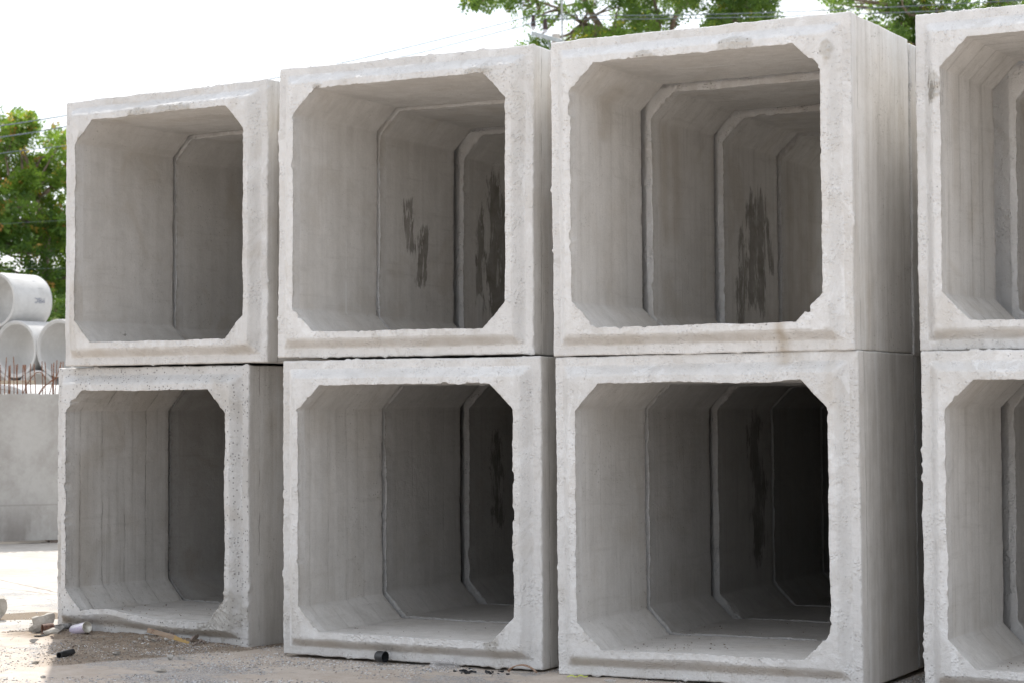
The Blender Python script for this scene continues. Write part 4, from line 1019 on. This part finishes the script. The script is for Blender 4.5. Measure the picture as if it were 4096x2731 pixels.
def leaves(centers, rs, per, lsize, spray=6, tipw=.0):
    """centers: (vec, radius, squash). every spray = a short rachis carrying paired leaflets"""
    V = []; Fs = []; C = []; base = 0
    for (c, r, n, tone, tipf) in centers:
        ns = max(1, int(n/spray))
        u = rs.normal(size=(ns, 3)); u /= np.linalg.norm(u, axis=1, keepdims=True)
        rad = r*(rs.rand(ns)**.45); p0 = np.array(c)+u*rad[:, None]*np.array([1, 1, .8])
        ax = u*.6+rs.normal(size=(ns, 3))*.6; ax[:, 2] -= .25; ax /= np.linalg.norm(ax, axis=1, keepdims=True)
        for j in range(ns):
            tt = np.clip(tone+rs.normal()*.22, 0, 1); tip = 1.0 if rs.rand() < tipf else 0.
            a = ax[j]; sidev = np.cross(a, rs.normal(size=3)); sidev /= np.linalg.norm(sidev); nm = np.cross(a, sidev)
            for q in range(spray):
                sgn = 1 if q % 2 else -1; pos = p0[j]+a*(q//2)*lsize*.62
                dl = (a*.45+sidev*sgn*.9); dl /= np.linalg.norm(dl); w = np.cross(dl, nm+rs.normal(size=3)*.25); w /= np.linalg.norm(w)
                L = lsize*rs.uniform(.75, 1.2); ww = L*.24
                V += [pos, pos+dl*L*.5+w*ww, pos+dl*L, pos+dl*L*.5-w*ww]; Fs.append((base, base+1, base+2, base+3)); base += 4
                t2 = np.clip(tt+rs.normal()*.08, 0, 1); C += [(t2, tip, 0, 1)]*4
    return np.array(V), np.array(Fs), np.array(C)
def tree(name, base, trunk_top, clumps, seed, mat, lsize, r0=.28, lab='', density=1.0, scafs=None):
    rsn = np.random.RandomState(seed); rs = random.Random(seed); e = empty(name, base); b0 = Vector((0, 0, 0)); tt = Vector(trunk_top)-Vector(base)
    m = MB(); tp_ = branch(m, b0-Vector((0, 0, .1)), tt, r0, r0*.6, rs, .04, 10)
    cl = []
    scaf = []
    cs = [Vector(c[0])-Vector(base) for c in clumps]
    for s_ in (scafs or []):
        pts = [Vector(q)-Vector(base) for q in s_]; m.tube(pts, [r0*.42*(1-.75*i/(len(pts)-1)) for i in range(len(pts))], 7); scaf += pts
    nodes = tp_[5:]+scaf
    for c, cc in zip(clumps, cs):
        nd = min(nodes, key=lambda q: (q-cc).length+max(0, q.z-cc.z)*.5); rr = .018+.012*(cc-nd).length
        pts = branch(m, nd, cc, min(r0*.35, rr*1.6), .012, rs, .10, 5); 
        cl.append((tuple(cc), c[1], int(c[2]*density), c[3], c[4]))
    m.build('trunk', MBARK, e)
    V, Fs, C = leaves(cl, rsn, 0, lsize); mesh_np('crown', V, Fs, mat, False, {'leaf': C}, parent=e)
    tag(e, lab, 'tree'); return e
ML1 = leaf_mat('leaf_left', (.020, .070, .018), (.14, .245, .028), (.46, .24, .06))
ML2 = leaf_mat('leaf_right', (.030, .085, .028), (.15, .26, .045), (.46, .42, .04))
rs = np.random.RandomState(5)
# left tree group
def crown_clumps(cx, cy, z0, z1, rx, n, rs, tipf=.05, rmin=.35, rmax=.75, per=560, flare=.75):
    out = []
    for i in range(n):
        t = rs.rand(); z = z0+(z1-z0)*t; w = rx*(1-.55*max(0, t-.55)/.45)*(.55+.45*min(1, t/.25)); a = rs.uniform(0, 6.283); q = math.sqrt(rs.uniform(.15, 1))
        out.append(((cx+math.cos(a)*w*q, cy+math.sin(a)*w*q*.8, z), rs.uniform(rmin, rmax), per, .15+.6*t+rs.normal()*.13, tipf*(.3+1.2*t)))
    return out
b = P(120, 1640, 60); b.z = 0
topz = P(150, 405, 60).z
tree('leafy_tree', b, (b.x+.2, b.y, topz*.72), crown_clumps(b.x, b.y, 2.2, topz-.5, 2.7, 95, rs), 21, ML1, .15, .16, 'dense leafy tree with orange tinged shoots directly left of the stack')
b = P(-330, 1640, 62); b.z = 0
tree('leafy_tree', b, (b.x, b.y, topz*.66), crown_clumps(b.x, b.y, 2.0, topz-1.6, 2.9, 60, rs), 22, ML1, .15, .16, 'second leafy tree further left behind the pipe stack')
b = P(520, 1640, 66); b.z = 0
tree('leafy_tree', b, (b.x, b.y, topz*.60), crown_clumps(b.x, b.y, 1.8, topz-2.6, 2.8, 45, rs), 23, ML1, .15, .16, 'leafy tree whose left half shows between the tree and the stack')
# low shrubs under the left trees
MLS = leaf_mat('leaf_shrub', (.03, .085, .022), (.11, .20, .05), (.42, .45, .22))
for i, (x, w) in enumerate(((250, 56), (30, 57), (-200, 57))):
    b = P(x, 1640, w); b.z = 0
    tree('bush', b, (b.x, b.y, 1.9), crown_clumps(b.x, b.y, .6, 4.6-.3*i, 1.6, 28, rs, .06, .35, .6, 300), 30+i, MLS, .13, .07, ['round green bush at the foot of the trees beside the stack edge', 'green bush behind the pipe stack', 'green bush behind the left end of the pipe stack'][i])
# big airy tree over the middle: clumps placed where its sprays hang
WT = 70
def cl(x, y, r, n, tone, tip=.03, dw=0): return (tuple(P(x, y, WT+dw)), r, n, tone, tip)
def fill(rs, x0, x1, y0, y1, n, r0, r1, per, tone, tip=.03, dw=2.5):
    return [cl(rs.uniform(x0, x1), rs.uniform(y0, y1), rs.uniform(r0, r1), per, tone+rs.normal()*.12, tip, rs.uniform(-dw, dw)) for _ in range(n)]
rs = np.random.RandomState(9)
b = P(2500, 1640, WT); b.z = 0
c1 = fill(rs, 1885, 1950, -40, 45, 5, .24, .36, 200, .40) + fill(rs, 1980, 2070, -60, 8, 4, .25, .4, 220, .35)
c1 += fill(rs, 2060, 2230, 0, 110, 9, .25, .45, 62, .72) + fill(rs, 2070, 2190, 170, 260, 8, .3, .5, 250, .55) + fill(rs, 2250, 2330, 120, 230, 4, .3, .4, 60, .8)
c1 += fill(rs, 2330, 2560, 125, 260, 15, .3, .5, 210, .85, .06) + fill(rs, 2260, 2420, -30, 50, 6, .3, .45, 110, .5) + fill(rs, 2480, 2700, -60, 110, 14, .3, .55, 230, .35)
c1 += fill(rs, 2560, 2640, 110, 190, 4, .3, .4, 230, .3) + fill(rs, 2700, 2790, -70, 20, 6, .4, .55, 330, .28)
c1 += fill(rs, 2350, 3150, -420, -90, 40, .6, 1.0, 330, .4) + fill(rs, 1830, 2350, -420, -100, 22, .5, .8, 260, .4)
sca = [[P(2640, 600, WT), P(2655, 300, WT), P(2690, 100, WT), P(2740, -60, WT), P(2800, -250, WT)],
       [P(2640, 500, WT), P(2590, 250, WT), P(2450, 130, WT), P(2330, 95, WT-1), P(2250, 40, WT-1), P(2150, 5, WT-1)],
       [P(2590, 250, WT), P(2640, 90, WT), P(2600, -60, WT)], [P(2600, -60, WT), P(2300, -180, WT), P(2080, -160, WT), P(1960, -60, WT)], [P(2400, 110, WT), P(2350, 30, WT), P(2300, -80, WT), P(2050, -200, WT)]]
tree('tall_airy_tree', b, P(2640, 620, WT), c1, 41, ML2, .17, .3, density=.8, lab= 'tall airy tree with feathery leaves rising behind the second and third columns', scafs=sca)
rs = np.random.RandomState(10)
b = P(2980, 1640, WT+2); b.z = 0
c2 = fill(rs, 2830, 2960, -20, 100, 6, .3, .45, 240, .45, .06) + fill(rs, 2840, 2950, 60, 110, 5, .3, .4, 260, .45, .06) + fill(rs, 2930, 3070, -80, 40, 9, .35, .5, 280, .25) + fill(rs, 3000, 3110, 55, 95, 5, .2, .3, 160, .5)
c2 += fill(rs, 2760, 3060, -350, -90, 18, .5, .8, 320, .35)
tree('tall_airy_tree', b, P(3010, 520, WT+2), c2, 42, ML2, .17, .26, 'tall tree with dark clumps behind the right half of the third column',
     scafs=[[P(3010, 500, WT+2), P(3000, 200, WT+2), P(3030, 60, WT+2), P(3060, -60, WT+2)], [P(3000, 200, WT+2), P(2890, 30, WT+2), P(2850, -90, WT+2)]])
rs = np.random.RandomState(11)
b = P(3760, 1640, WT-8); b.z = 0; WT2 = WT-8
def fill2(rs, x0, x1, y0, y1, n, r0, r1, per, tone, tip=.05):
    return [(tuple(P(rs.uniform(x0, x1), rs.uniform(y0, y1), WT2+rs.uniform(-2, 2))), rs.uniform(r0, r1), per, tone+rs.normal()*.12, tip) for _ in range(n)]
c3 = fill2(rs, 3330, 3700, -30, 60, 16, .3, .5, 85, .4) + fill2(rs, 3420, 3700, 40, 170, 14, .3, .5, 120, .42) + fill2(rs, 3540, 3760, 120, 420, 26, .4, .6, 330, .3) + fill2(rs, 3650, 4200, -40, 90, 30, .35, .55, 140, .4)
c3 += fill2(rs, 3350, 4300, -420, -60, 40, .6, .9, 300, .4)
tree('tall_broad_tree', b, P(3790, 500, WT2), c3, 43, ML2, .15, .3, 'broad olive green tree filling the gap above the rightmost column',
     scafs=[[P(3790, 480, WT2), P(3760, 200, WT2), P(3720, 60, WT2), P(3640, -100, WT2)], [P(3790, 480, WT2), P(3900, 150, WT2), P(3960, 0, WT2), P(4050, -200, WT2)]])
